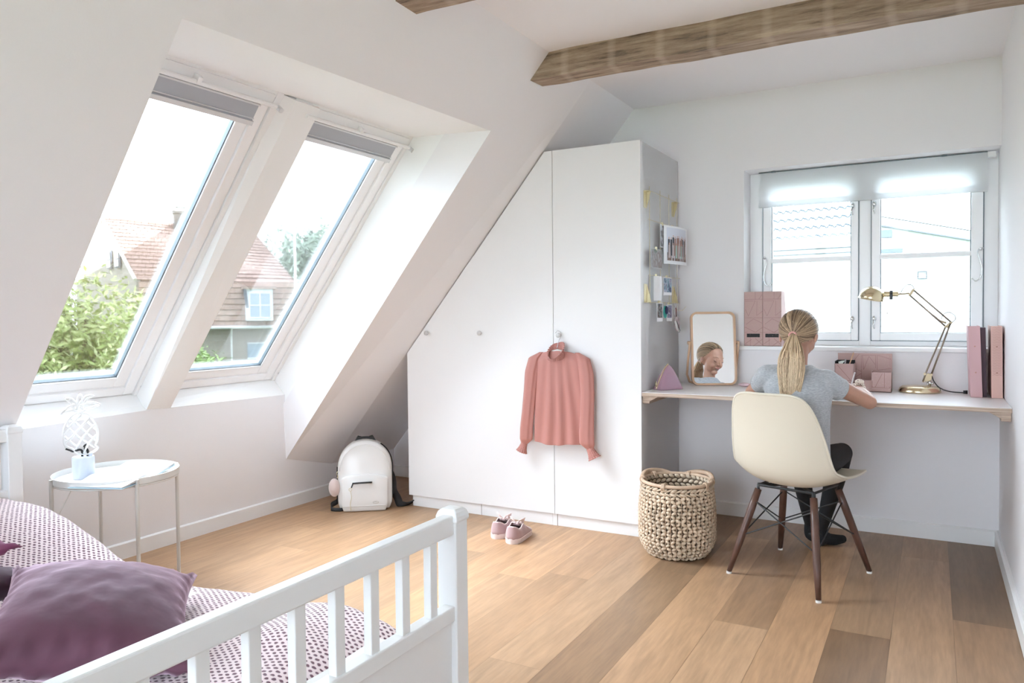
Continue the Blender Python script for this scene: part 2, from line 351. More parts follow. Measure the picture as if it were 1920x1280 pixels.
# ------------------------------------------------------------------ outside, seen through the windows
GRASS = mat('lawn', (.10, .16, .05), .9, var=.3, vscale=2)
b = B().box(-90, 60, -50, 90, -3.4, -3.2); struct(b, 'trim_5', GRASS)
def tilemat(name, c1, c2, sx, sz, axis_u, axis_v=(0, 0, 1), rough=.8, rim=.6):
    """rows of roof tiles: the joints and the tone of single tiles"""
    m, t, b = newmat(name); L = t.links
    tc = N(t, 'ShaderNodeTexCoord')
    du = N(t, 'ShaderNodeVectorMath', operation='DOT_PRODUCT'); du.inputs[1].default_value = axis_u
    dv = N(t, 'ShaderNodeVectorMath', operation='DOT_PRODUCT'); dv.inputs[1].default_value = axis_v
    L.new(tc.outputs['Object'], du.inputs[0]); L.new(tc.outputs['Object'], dv.inputs[0])
    cb = N(t, 'ShaderNodeCombineXYZ'); L.new(du.outputs['Value'], cb.inputs[0]); L.new(dv.outputs['Value'], cb.inputs[1])
    br = N(t, 'ShaderNodeTexBrick', Scale=1.0); br.inputs['Brick Width'].default_value = sx; br.inputs['Row Height'].default_value = sz
    br.inputs['Mortar Size'].default_value = min(sx, sz)*.09; br.inputs['Mortar Smooth'].default_value = .3; br.inputs['Color1'].default_value = (*c1, 1); br.inputs['Color2'].default_value = (*c2, 1)
    br.inputs['Mortar'].default_value = (*[c*rim for c in c1], 1); br.offset = .5
    L.new(cb.outputs[0], br.inputs['Vector']); L.new(br.outputs[0], b.inputs['Base Color']); b.inputs['Roughness'].default_value = rough
    return m
phi = radians(-51); HR = Vector((cos(phi), -sin(phi), 0)); HN = Vector((sin(phi), cos(phi), 0))
D0 = 32
def hp(s, d, z): return HR*s+HN*(D0+d)+Vector((0, 0, z))
TILE = tilemat('red_clay_roof_tiles', (.31, .215, .185), (.35, .25, .215), .26, .19, tuple(HR))
SHING = tilemat('pink_tile_hanging', (.33, .24, .20), (.28, .19, .155), .42, .22, tuple(HR))
BRICKM = tilemat('pale_yellow_brick', (.29, .265, .24), (.24, .215, .19), .26, .085, tuple((HR+HN).normalized()), rim=.75)
PANEB = mat('blue_grey_window_pane', (.22, .27, .33), .15)
WFR = mat('pale_window_paint', (.55, .57, .60), .5)
SLATE = mat('dark_dormer_cheek', (.10, .11, .14), .6)
CHIM = tilemat('chimney_brick', (.11, .095, .085), (.085, .075, .07), .2, .08, tuple(HR), rim=1.4)
house = thing('brick_house', hp(.5, 3, -3.2), 'brick house with red tiled roof, chimney and dormer beyond the roof windows', 'house')
# roof
e0, e1, r0, r1 = hp(-2.4, 0, 2.62), hp(3.46, 0, 2.53), hp(-3.80, 3, 5.24), hp(2.12, 3, 4.74)
nrm = (e1-e0).cross(r0-e0).normalized()
b = B(); b.prism([e0, e1, r1, r0], -nrm*.12)
# wavy tile courses standing slightly proud
for k in range(1, 16):
    f = k/16; a = e0.lerp(r0, f); c = e1.lerp(r1, f); nn = 46; pts = []
    for i in range(nn+1): pts.append(a.lerp(c, i/nn)+nrm*(.03+.028*(i % 2)))
    b.tube(pts, .024, 4)
b.tube([r0, r1], .11, 8)
b.prism([e1, r1, hp(3.7, 6, 2.5)], nrm*.02); b.prism([r0, r1, hp(3.7, 6, 2.5), hp(-5.0, 6, 2.5)], nrm*.02)
b.build('roof', TILE, house)
# gable wall at the left and the storey below
b = B(); b.prism([hp(-2.4, 0.02, 2.6), hp(-3.78, 3, 5.18), hp(-5.2, 6, 2.6), hp(-5.2, 6, -3.2), hp(-2.4, 0.02, -3.2)], HR*.15)
b.prism([hp(-2.4, .12, 2.5), hp(3.2, .12, 2.5), hp(3.2, .12, -3.2), hp(-2.4, .12, -3.2)], HN*.2)
b.prism([hp(3.2, .12, 2.4), hp(3.5, 6, 2.4), hp(3.5, 6, -3.2), hp(3.2, .12, -3.2)], -HR*.2)
b.build('wall', BRICKM, house)
b = B(); b.tube([hp(-2.42, -.05, 2.6), hp(-3.82, 2.95, 5.28)], .07, 6); b.build('verge', mat('pale_mortar', (.5, .48, .44), .8), house)
def gpt(f, z, o=0):  # on the gable wall plane
    a, c = hp(-2.4, 0, 0), hp(-3.78, 3, 0); p = a.lerp(c, f); return Vector((p.x, p.y, z))-HR*.03*(1+o)-HN*.02
for fa, fb_ in ((.42, .57), (.69, .84)):
    b = B(); b.prism([gpt(fa, 3.12), gpt(fb_, 3.12), gpt(fb_, 3.85), gpt(fa, 3.85)], -HR*.03); w_ = b.build('window', SLATE, house)
    b = B(); fm = (fa+fb_)/2
    for c_, d_ in ((fa+.02, fm-.012), (fm+.012, fb_-.02)):
        b.prism([gpt(c_, 3.18, 2), gpt(d_, 3.18, 2), gpt(d_, 3.45, 2), gpt(c_, 3.45, 2)], -HR*.02); b.prism([gpt(c_, 3.5, 2), gpt(d_, 3.5, 2), gpt(d_, 3.8, 2), gpt(c_, 3.8, 2)], -HR*.02)
    b.build('pane', mat('bright_pane', (.75, .78, .8), .2), w_)
# chimney
b = B(); c = hp(-.85, 3, 0)
b.obox((c.x, c.y, 5.05), (HR*.30, HN*.28, (0, 0, .55))); b.obox((c.x, c.y, 5.56), (HR*.34, HN*.32, (0, 0, .05))); ch = b.build('chimney', CHIM, house)
b = B(); b.tube([c+Vector((0, 0, 5.6))+HR*x_+Vector((0, 0, z_)) for x_, z_ in ((-.28, 0), (-.26, .16), (0, .22), (.26, .16), (.28, 0))], .03, 6); b.obox((c.x, c.y, 5.80), (HR*.2, HN*.18, (0, 0, .02))); b.build('chimney_cap', mat('zinc', (.35, .36, .37), .5, metal=.4), ch)
# lower steep tiled face with dormer
m0, m1, m2, m3 = hp(-2.3, -.02, 2.53), hp(3.46, -.02, 2.55), hp(3.62, -.42, .77), hp(-2.3, -.42, .85)
b = B(); b.prism([m0, m1, m2, m3], HN*.1)
for k in range(1, 8):
    f = k/8; b.tube([m0.lerp(m3, f)-HN*.02, m1.lerp(m2, f)-HN*.02], .018, 4)
b.build('tile_hanging', SHING, house)
b = B(); b.tube([hp(-2.3, -.5, .76), hp(3.7, -.5, .74)], .06, 8); b.tube([hp(.95, -.5, .7), hp(.95, -.1, .4), hp(.95, -.08, -3)], .035, 8); b.build('gutter', mat('pale_gutter', (.5, .5, .52), .5), house)
b = B(); b.mi = 0; b.obox(hp(1.98, -.45, 1.62), (HR*.50, HN*.42, (0, 0, .62))); b.mi = 1; b.obox(hp(1.98, -.50, 2.28), (HR*.62, HN*.5, (0, 0, .05)))
b.mi = 2; b.prism([hp(1.40, -.9, 2.33), hp(1.40, .3, 2.33), hp(1.48, -.88, 1.5)], HR*.1); dm = b.build('dormer', [WFR, TILE, SLATE], house)
b = B(); b.obox(hp(2.0, -.885, 1.6), (HR*.40, HN*.02, (0, 0, .50))); pn = b.build('dormer_window', PANEB, dm)
b = B()
for x_ in (-.39, 0, .39): b.obox(hp(2.0+x_, -.92, 1.6), (HR*.022, HN*.015, (0, 0, .5)))
for z_ in (1.12, 1.6, 2.08): b.obox(hp(2.0, -.92, z_), (HR*.40, HN*.015, (0, 0, .02)))
dm2 = b.build('dormer_window_bars', WFR, dm)
b = B(); b.obox(hp(2.0, .08, -.45), (HR*.45, HN*.03, (0, 0, .52))); wn = b.build('window', PANEB, house)
for z_ in (-.5, .1): b = B(); b.obox(hp(2.0, .04, z_), (HR*.46, HN*.02, (0, 0, .025))); b.build('glazing_bar', WFR, wn)

def tree(name, label, cat, c, rad, nleaf, leafsize, col, seed, trunk=True, group=None, squash=1.0, col2=None, base=-3.2):
    rnd = random.Random(seed); c = Vector(c)
    root = thing(name, (c.x, c.y, base), label, cat, group)
    blobs = []
    for _ in range(22):
        d = Vector((rnd.gauss(0, 1), rnd.gauss(0, 1), rnd.gauss(0, 1)*squash)).normalized()*rad*rnd.uniform(.15, .78)
        blobs.append((c+d, rad*rnd.uniform(.25, .42)))
    b = B()
    for _ in range(nleaf):
        bc, br = rnd.choice(blobs); d = Vector((rnd.gauss(0, 1), rnd.gauss(0, 1), rnd.gauss(0, 1))).normalized()
        p = bc+d*br*rnd.uniform(.65, 1.08); t = Vector((rnd.gauss(0, 1), rnd.gauss(0, 1), rnd.gauss(-.4, .6))).normalized(); u = t.cross(d)
        if u.length < .1: continue
        u = u.normalized(); l = leafsize*rnd.uniform(.7, 1.3); ww = l*.30
        b.mi = rnd.choice((0, 0, 1)); b.quad(p-t*l, p-u*ww, p+t*l, p+u*ww)
    b.build('foliage', [mat(name+'_leaf', col, .6, var=.25, vscale=3), mat(name+'_young_leaf', col2 or tuple(min(1, x*1.35) for x in col), .6)], root, clean=False)
    if trunk:
        b = B()
        g = Vector((c.x, c.y, base)); fk = Vector((c.x, c.y, c.z-rad*.9))
        b.tube([g, fk], [rad*.09, rad*.07], 8)
        for _ in range(9):
            bc, _r = rnd.choice(blobs); b.tube([fk, fk.lerp(bc, .5)+Vector((rnd.uniform(-.1, .1)*rad,)*3), bc], [rad*.05, rad*.035, rad*.015], 6)
        b.build('trunk', mat(name+'_bark', (.16, .12, .10), .9), root)
    return root
tree('garden_tree', 'bright green leafy tree close outside the left roof window', 'tree', (-9.4, 6.0, .55), 1.75, 20000, .055, (.30, .36, .13), 3, col2=(.44, .48, .24))
tree('garden_bush', 'green bush in front of the brick house, seen through the right roof window', 'bush', (-11.3, 8.6, .1), .95, 5000, .055, (.22, .32, .11), 4)
tree('tall_tree', 'tall pale green tree standing behind the tiled roof', 'tree', (-29.0, 30.5, 4.2), 2.9, 4200, .22, (.23, .29, .225), 5)
tree('dark_tree', 'smaller grey-green tree right of the street lamp', 'tree', (-24.5, 28.5, 2.4), 1.6, 1600, .16, (.16, .19, .18), 6)
b = B(); g = hp(3.44, 0, 0)*.93
b.tube([(g.x, g.y, -3.2), (g.x, g.y, 4.84)], [.06, .045], 8); b.tube([Vector((g.x, g.y, 4.84)), Vector((g.x, g.y, 4.88))-HR*.46, Vector((g.x, g.y, 4.65))-HR*1.1, Vector((g.x, g.y, 4.28))-HR*1.55], [.045, .04, .035, .03], 8)
b.build('street_lamp', mat('pale_lamp_post', (.62, .62, .62), .5), label='pale slim street lamp post with a curved arm in front of the tall tree', cat='street lamp')
# low hedge added to stand in for the pale haze in the lower panes
tree('haze_hedge', 'pale green hedge added low outside to stand for haze in the roof windows', 'hedge', (-7.2, 4.6, -1.3), 1.5, 5000, .07, (.26, .33, .24), 9, trunk=False, squash=.5)

# behind the back window: neighbour house with wavy tiled roof, and a white boarded gable
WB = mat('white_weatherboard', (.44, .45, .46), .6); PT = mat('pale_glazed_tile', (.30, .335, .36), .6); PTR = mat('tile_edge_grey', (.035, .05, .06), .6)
nb = thing('tiled_house', (-1.5, 9.2, -3.2), 'pale house with wavy roof tiles outside the left pane of the back window', 'house')
ang = radians(-6); U = Vector((cos(ang), sin(ang), 0)); Vn = Vector((-sin(ang), cos(ang), 0))
def tp(s, d, z): return Vector((-1.3, 9.0, 0))+U*s+Vn*d+Vector((0, 0, z))
b = B(); step = .110; per = .084; s0, s1 = -2.6, .62
for row in range(22):
    d0 = row*step; z0 = 1.965+d0; ra = []; rb = []; rc = []; nn = 154*2; sh = .030*row
    for i in range(nn+1):
        s_ = s0+(s1-s0)*i/nn; ph = ((s_-sh)/per) % 1.0; wv = .013*(sin(2*pi*ph)+.45*sin(4*pi*ph+.8))
        ra.append(tp(s_, d0, z0+wv+.018)); rb.append(tp(s_, d0+step+.01, z0+step+wv+.004)); rc.append(tp(s_, d0+.004, z0+wv-.004))
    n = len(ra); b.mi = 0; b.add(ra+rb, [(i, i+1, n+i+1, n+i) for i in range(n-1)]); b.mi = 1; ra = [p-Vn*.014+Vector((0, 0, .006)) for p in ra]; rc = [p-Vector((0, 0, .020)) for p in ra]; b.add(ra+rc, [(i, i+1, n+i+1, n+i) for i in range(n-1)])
    b.mi = 2; k = int((s0-sh)/per)
    while k*per+sh < s1-.03:
        q = k*per+sh+.004
        if q > s0: b.add([tp(q, d0-.003, z0+.023), tp(q+.004, d0-.003, z0+.023), tp(q+.034, d0+step, z0+step+.012), tp(q+.030, d0+step, z0+step+.012)], [(0, 1, 2, 3)])
        k += 1
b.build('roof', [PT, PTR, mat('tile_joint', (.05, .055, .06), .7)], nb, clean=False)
b = B(); b.obox(tp(-1.0, -.06, 1.925), (U*1.62, Vn*.05, (0, 0, .030))); b.build('gutter', WB, nb, bevel=.01)
b = B(); b.prism([tp(-2.6, .06, -3.2), tp(.60, .06, -3.2), tp(.60, .06, 1.90), tp(-2.6, .06, 1.90)], Vn*2.2); b.build('wall', WB, nb)
b = B()
for k in range(3): b.obox(tp(-1.0, .05, 1.845-.055*k), (U*1.6, Vn*.012, (0, 0, .004)))
b.build('board_joint', mat('joint_grey', (.07, .08, .09), .7), nb)
gb_ = thing('boarded_house', (.9, 7.8, -3.2), 'white boarded gable with a small square vent outside the right pane of the back window', 'house')
def ztop(s): return 1.92-.243*(s+.41)
b = B(); X0 = -.53; zz = -3.2
while zz < ztop(X0):
    x1 = 3.0
    if zz+.06 > ztop(3.0): x1 = (1.92-zz-.06)/.243-.41
    if x1 > X0: b.prism([(X0, 7.6, zz), (X0, 7.592, zz), (X0, 7.598, zz+.060), (X0, 7.6, zz+.060)], (x1-X0, 0, 0))
    zz += .062
b.prism([(X0, 7.6, -3.2), (3, 7.6, -3.2), (3, 7.6, ztop(3)), (X0, 7.6, ztop(X0))], (0, .3, 0)); b.build('wall', WB, gb_)
b = B(); b.prism([(X0-.05, 7.56, ztop(X0-.05)), (3.1, 7.56, ztop(3.1)), (3.1, 7.56, ztop(3.1)+.07), (X0-.05, 7.56, ztop(X0-.05)+.07)], (0, .06, 0)); b.build('fascia', WB, gb_)
JG = mat('eave_line_grey', (.09, .10, .11), .7)
b = B(); b.prism([(X0, 7.555, ztop(X0)-.012), (3, 7.555, ztop(3)-.012), (3, 7.555, ztop(3)), (X0, 7.555, ztop(X0))], (0, .04, 0)); b.prism([(X0-.05, 7.555, ztop(X0)+.085), (3, 7.555, ztop(3)+.073), (3, 7.555, ztop(3)+.079), (X0-.05, 7.555, ztop(X0)+.090)], (0, .3, 0)); b.build('eave_edge', JG, gb_)
VBM = mat('blue_grey_flashing', (.05, .07, .09), .5)
B().box(-.40, -.315, 7.50, 7.58, 1.80, 1.865).build('roof_vent_box', VBM, gb_); B().box(-.40, -.23, 7.54, 7.58, 1.665, 1.70).build('gutter_end', VBM, gb_)
b = B(); frame_ring(b, lambda y, u, n: Vector((y, 7.59+n, u)), -.115, -.04, 1.425, 1.495, .008, .008, -.02, 0); b.build('vent', mat('grey_vent', (.06, .065, .07), .5), gb_)
# ------------------------------------------------------------------ ceiling beams
def beammat():
    m, t, b = newmat('old_rough_beam'); L = t.links
    tc = N(t, 'ShaderNodeTexCoord'); mp = N(t, 'ShaderNodeMapping'); mp.inputs['Scale'].default_value = (1.2, 14, 14); L.new(tc.outputs['Object'], mp.inputs[0])
    n = N(t, 'ShaderNodeTexNoise', Scale=3.0, Detail=8.0, Roughness=.7); L.new(mp.outputs[0], n.inputs['Vector'])
    r = N(t, 'ShaderNodeValToRGB'); e = r.color_ramp.elements; e[0].position = .30; e[0].color = (.07, .05, .04, 1); e[1].position = .68; e[1].color = (.50, .39, .29, 1)
    k = r.color_ramp.elements.new(.46); k.color = (.30, .215, .155, 1); L.new(n.outputs[0], r.inputs[0])
    tr = N(t, 'ShaderNodeTexWave', Scale=1.4, Distortion=1.0); tr.wave_type = 'BANDS'; tr.bands_direction = 'X'; L.new(tc.outputs['Object'], tr.inputs['Vector'])
    r2 = N(t, 'ShaderNodeValToRGB'); r2.color_ramp.elements[0].position = .90; r2.color_ramp.elements[0].color = (0, 0, 0, 1); r2.color_ramp.elements[1].color = (.3, .3, .3, 1); L.new(tr.outputs[0], r2.inputs[0])
    mx = N(t, 'ShaderNodeMix', data_type='RGBA'); L.new(r2.outputs[0], mx.inputs[0]); L.new(r.outputs[0], mx.inputs[6]); mx.inputs[7].default_value = (.62, .50, .40, 1)
    L.new(mx.outputs[2], b.inputs['Base Color']); b.inputs['Roughness'].default_value = .85
    bp = N(t, 'ShaderNodeBump', Strength=.6, Distance=.006); L.new(n.outputs[0], bp.inputs['Height']); L.new(bp.outputs[0], b.inputs['Normal']); return m
BEAM = beammat()
def beam(y0, y1, zb, seed, label):
    rnd = random.Random(seed); rings = []; n = 60
    xe = lambda z: -1.559-(ZC-z)/K
    for i in range(n+1):
        f = i/n; pts = []
        for (y, z) in ((y0, zb), (y0, ZC+.01), (y1, ZC+.01), (y1, zb)):
            x = xe(z)-.02+(XR-.002-xe(z)+.02)*f
            j = .005 if z < ZC else 0; jj = .007 if (y == y0) else .003
            pts.append(Vector((x, y+noise.noise((x*7, seed, z))*jj*1.6, z+noise.noise((x*5, y*3, seed+4))*j*1.4)))
        rings.append(pts)
    b = B().loft(rings); b.build('ceiling_beam', BEAM, label=label, cat='beam', auto=50)
beam(3.19, 3.315, 2.25, 3, 'long weathered brown timber beam across the white ceiling')
beam(2.16, 2.29, 2.25, 8, 'end of a second weathered timber beam at the top edge')

# ------------------------------------------------------------------ wardrobe under the slope
WX = [-2.765, -2.288, -1.787, -1.293]
WY = 3.686
tz = lambda x: min(2.024, 2.022+1.190*(x+1.836)+(.006 if x < -2.287 else 0))
wd = thing('wardrobe', (-2.03, 4.0, 0), 'white built-in wardrobe with slanted top under the sloping ceiling', 'wardrobe')
b = B()
b.prism([(WX[0]+.006, WY+.024, .078), (WX[3], WY+.024, .078), (WX[3], WY+.024, 2.022), (-1.80, WY+.024, 2.010), (WX[0]+.006, WY+.024, .865)], (0, YB-.004-WY-.024, 0))
b.box(WX[3]-.018, WX[3], WY+.004, YB-.004, 0, 2.024); b.box(WX[0]+.01, WX[0]+.03, WY+.03, YB-.01, 0, .09)
b.build('carcass', WARD, wd, bevel=.001)
KNOB = mat('pale_knob', (.60, .60, .60), .4)
for k, (a, c, kk) in enumerate(((WX[0], WX[2]-.0015, ((-2.609, 1.045), (-2.243, 1.046))), (WX[2]+.0015, WX[3], ((-1.748, 1.036),)))):
    ps = [(a, WY, .066), (c, WY, .066), (c, WY, 2.024)]
    if k == 0: ps += [(-1.834, WY, 2.024), (-2.286, WY, tz(-2.286)), (-2.288, WY, tz(-2.29)), (a, WY, tz(a))]
    else: ps += [(a, WY, 2.024)]
    b = B(); b.prism(ps, (0, .019, 0)); d = b.build('door', WARD, wd, bevel=.001)
    for kx, kz in kk:
        b = B(); b.lathe([(.004, 0), (.004, .012), (.0125, .018), (.0135, .025), (.011, .029), (.002, .030)], (kx, WY, kz), 20, ((1, 0, 0), (0, 0, 1), (0, -1, 0))); b.build('knob', KNOB, d, smooth=True)
xsl = lambda z: -1.559-(2.363-z)/1.1846
b = B(); b.prism([(-2.758, WY+.022, .905), (-1.84, WY+.022, 2.010), (-1.80, WY+.022, 2.018), (xsl(2.03)+.002, WY+.022, 2.03), (xsl(.925)+.004, WY+.022, .925)], (0, .02, 0)); b.build('gap_shade_strip', DARKGAP, wd)  # dark strip added as the shade line between door edge and slope
for a, c in ((WX[0]+.02, -2.262), (-2.258, -1.806), (-1.775, WX[3]-.022)):
    b = B().box(a, c, WY+.012, WY+.028, .0, .074); b.build('plinth', WARD, wd, bevel=.001)
b = B().box(-1.804, -1.777, WY+.010, WY+.028, 0, .074); b.build('plinth', WARD, wd, bevel=.001)

# ------------------------------------------------------------------ desk
WHITETOP = mat('white_desk_laminate', (.80, .77, .77), .35)
def plymat():
    m, t, b = newmat('plywood_edge'); L = t.links
    tc = N(t, 'ShaderNodeTexCoord'); mp = N(t, 'ShaderNodeMapping'); mp.inputs['Scale'].default_value = (2, 2, 180); L.new(tc.outputs['Object'], mp.inputs[0])
    n = N(t, 'ShaderNodeTexNoise', Scale=2.0, Detail=3.0); L.new(mp.outputs[0], n.inputs['Vector'])
    r = N(t, 'ShaderNodeValToRGB'); e = r.color_ramp.elements; e[0].position = .38; e[0].color = (.34, .24, .18, 1); e[1].position = .62; e[1].color = (.66, .54, .44, 1); L.new(n.outputs[0], r.inputs[0])
    L.new(r.outputs[0], b.inputs['Base Color']); b.inputs['Roughness'].default_value = .6; return m
PLY = plymat()
dk = thing('desk', (-.5, 4.0, .7), 'long white wall-mounted desktop with plywood edge under the back window', 'desk')
b = B().box(-1.291, XR-.001, 3.686, YB-.001, .727, .745); b.build('plywood_board', PLY, dk, bevel=.0008)
b = B().box(-1.291, XR-.001, 3.6865, YB-.001, .745, .7475); b.build('desktop', WHITETOP, dk)
for x0, x1, s in ((-1.291, -1.255, 1), (XR-.037, XR-.002, -1)):
    b = B(); b.prism([(x0, 3.70, .727), (x0, YB-.02, .727), (x0, YB-.02, .69), (x0, 3.70, .69)], (x1-x0, 0, 0)); 
    xm = x1 if s > 0 else x0; b.prism([(xm, 3.70, .727), (xm+s*.045, 3.70, .727), (xm, 3.70, .70)], (0, .02, 0)); b.build('support_batten', PLY, dk, bevel=.001)

# ------------------------------------------------------------------ bed
bx0, bx1, by0, by1 = -2.95, -.99, .18, 1.525
bed = thing('bed', ((bx0+bx1)/2, (by0+by1)/2, 0), 'white slatted wooden bed frame in the left foreground', 'bed')
def post(x0, x1, y0, y1, zt):
    b = B(); cx, cy = (x0+x1)/2, (y0+y1)/2; hx, hy = (x1-x0)/2, (y1-y0)/2
    b.box(x0, x1, y0, y1, 0, zt-.022)
    r = []
    for f, z in ((1.10, zt-.030), (1.14, zt-.024), (1.12, zt-.016), (.98, zt-.006), (.70, zt), (.2, zt+.002)):
        r.append([Vector((cx+hx*f*sx*(1 if abs(sx) else 1), cy+hy*f*sy, z)) for sx, sy in ((-1, -1), (1, -1), (1, 1), (-1, 1))])
    b.loft(r); return b
def endboard(name, x, zt, zr):
    fb = None
    r = B().box(x-.020, x+.012, by0+.02, by1-.035, zt-.046, zt); par = r.build(name, BEDM, bed, bevel=.004)
    B().box(x-.020, x+.012, by0+.02, by1-.035, zr-.036, zr).build('lower_rail', BEDM, par, bevel=.003)
    B().box(x-.010, x+.002, by0+.02, by1-.035, .12, zr-.030).build('panel', BEDM, par)
    y = 1.401
    while y > by0+.06:
        B().box(x-.014, x+.006, y-.0135, y+.0135, zr-.002, zt-.044).build('slat', BEDM, par, bevel=.002); y -= .1035
    for ya, yb_ in ((by1-.050, by1), (by0, by0+.050)): post(x-.035, x+.018, ya, yb_, zt+.012).build('post', BEDM, par, bevel=.003)
endboard('footboard', -.990, .680, .466)
by1 += .027; endboard('headboard', -2.935, .752, .53); by1 -= .027
for y0, y1 in ((by1-.032, by1-.012), (by0+.012, by0+.032)): B().box(bx0+.02, bx1-.02, y0, y1, .16, .29).build('side_rail', BEDM, bed, bevel=.003)
B().box(bx0+.02, bx1-.03, by0+.033, by1-.033, .19, .215).build('slatted_base', mat('pine_base', (.62, .5, .36), .6), bed)
mt = B().box(bx0+.03, bx1-.10, by0+.035, by1-.095, .217, .385).build('mattress', mat('white_mattress', (.8, .79, .77), .8), label='white mattress lying in the slatted bed frame', cat='mattress', bevel=.03)
# blanket
def blanketmat():
    m, t, b = newmat('waffle_blanket'); L = t.links
    uv = N(t, 'ShaderNodeUVMap'); uv.uv_map = 'cloth'
    jn = N(t, 'ShaderNodeTexNoise', Scale=70.0, Detail=2.0); L.new(uv.outputs[0], jn.inputs['Vector'])
    ja = N(t, 'ShaderNodeVectorMath', operation='MULTIPLY_ADD'); L.new(jn.outputs['Color'], ja.inputs[0]); ja.inputs[1].default_value = (.009, .007, 0); L.new(uv.outputs[0], ja.inputs[2])
    def dots(offx, offy):
        sc = N(t, 'ShaderNodeVectorMath', operation='MULTIPLY_ADD'); L.new(ja.outputs[0], sc.inputs[0]); sc.inputs[1].default_value = (1/.026, 1/.0150, 0); sc.inputs[2].default_value = (offx, offy, 0)
        fr = N(t, 'ShaderNodeVectorMath', operation='FRACTION'); L.new(sc.outputs[0], fr.inputs[0])
        sb = N(t, 'ShaderNodeVectorMath', operation='MULTIPLY_ADD'); L.new(fr.outputs[0], sb.inputs[0]); sb.inputs[1].default_value = (1.45, 1.05, 0); sb.inputs[2].default_value = (-.725, -.525, 0)
        ln = N(t, 'ShaderNodeVectorMath', operation='LENGTH'); L.new(sb.outputs[0], ln.inputs[0]); return ln
    a, c = dots(0, 0), dots(.5, .5)
    mn = N(t, 'ShaderNodeMath', operation='MINIMUM'); L.new(a.outputs['Value'], mn.inputs[0]); L.new(c.outputs['Value'], mn.inputs[1])
    mr = N(t, 'ShaderNodeMapRange'); mr.inputs['From Min'].default_value = .21; mr.inputs['From Max'].default_value = .31; L.new(mn.outputs[0], mr.inputs[0])
    mx = N(t, 'ShaderNodeMix', data_type='RGBA'); L.new(mr.outputs[0], mx.inputs[0]); mx.inputs[6].default_value = (.145, .055, .085, 1); mx.inputs[7].default_value = (.80, .655, .675, 1)
    L.new(mx.outputs[2], b.inputs['Base Color']); b.inputs['Roughness'].default_value = .9; b.inputs['Sheen Weight'].default_value = .3
    bp = N(t, 'ShaderNodeBump', Strength=.8, Distance=.003); L.new(mr.outputs[0], bp.inputs['Height']); L.new(bp.outputs[0], b.inputs['Normal']); return m
BLK = blanketmat()
def sm(a, b_, x): 
    t = max(0, min(1, (x-a)/(b_-a))); return t*t*(3-2*t)
def bz(x, y):
    z = .398+.010*noise.noise((x*3, y*3, 1))+.004*noise.noise((x*11, y*9, 2))
    z += .125*sm(-2.0, -2.75, x)-.014*exp(-((x+1.95)/.35)**2)            # pillows under the cover
    z += .022*exp(-((x+1.32)/.10)**2)*sm(1.1, 1.3, y)
    return z
def blanket():
    nx, ny = 120, 96; x0, x1, y0, y1 = bx0+.045, bx1-.105, by0-.02, by1+.035
    vs_, uv, fs = [], [], []
    for j in range(ny+1):
        for i in range(nx+1):
            u, v = i/nx, j/ny; x = x0+(x1-x0)*u; y = y0+(y1-y0)*v
            z = bz(x, y)
            ed = y-(by1-.075-.035*exp(-((x+2.05)/.32)**2))
            if ed > 0: z -= .06*(1-cos(min(1, ed/.07)*pi/2))+max(0, ed-.07)*3.6; y = min(y, by1-.036-.035*exp(-((x+2.05)/.32)**2))
            ed = (by0+.075)-y
            if ed > 0: z -= .06*(1-cos(min(1, ed/.07)*pi/2))+max(0, ed-.07)*3.6; y = max(y, by0+.036)
            exx = x-(bx1-.22)
            if exx > 0: z -= .45*exx*exx/.12
            vs_.append((x, y, z)); uv.append(((x0+(x1-x0)*u), (y0+(y1-y0)*v)))
    for j in range(ny):
        for i in range(nx): a = j*(nx+1)+i; fs.append((a, a+1, a+nx+2, a+nx+1))
    b = B().add(vs_, fs); o = b.build('blanket', BLK, smooth=True, label='pink waffle blanket with small plum dots spread over the bed', cat='blanket', clean=False)
    ul = o.data.uv_layers.new(name='cloth')
    for lp in o.data.loops: ul.data[lp.index].uv = uv[lp.vertex_index]
    md = o.modifiers.new('thick', 'SOLIDIFY'); md.thickness = .008; md.offset = -1
blanket()
# cushions
def velvet(name, c, sh):
    m, t, b = newmat(name); L = t.links
    n = N(t, 'ShaderNodeTexNoise', Scale=5.0, Detail=5.0, Distortion=.8); tc = N(t, 'ShaderNodeTexCoord'); L.new(tc.outputs['Object'], n.inputs['Vector'])
    r = N(t, 'ShaderNodeMapRange'); r.inputs['From Min'].default_value = .3; r.inputs['From Max'].default_value = .7; r.inputs['To Min'].default_value = .82; r.inputs['To Max'].default_value = 1.25; L.new(n.outputs[0], r.inputs[0])
    mx = N(t, 'ShaderNodeVectorMath', operation='SCALE'); mx.inputs[0].default_value = c; L.new(r.outputs[0], mx.inputs['Scale']); L.new(mx.outputs[0], b.inputs['Base Color'])
    b.inputs['Roughness'].default_value = .75; b.inputs['Sheen Weight'].default_value = sh; b.inputs['Sheen Roughness'].default_value = .35; b.inputs['Sheen Tint'].default_value = (.80, .60, .72, 1)
    n2 = N(t, 'ShaderNodeTexNoise', Scale=9.0, Detail=3.0); L.new(tc.outputs['Object'], n2.inputs['Vector'])
    bp = N(t, 'ShaderNodeBump', Strength=.35, Distance=.01); L.new(n2.outputs[0], bp.inputs['Height']); L.new(bp.outputs[0], b.inputs['Normal']); return m
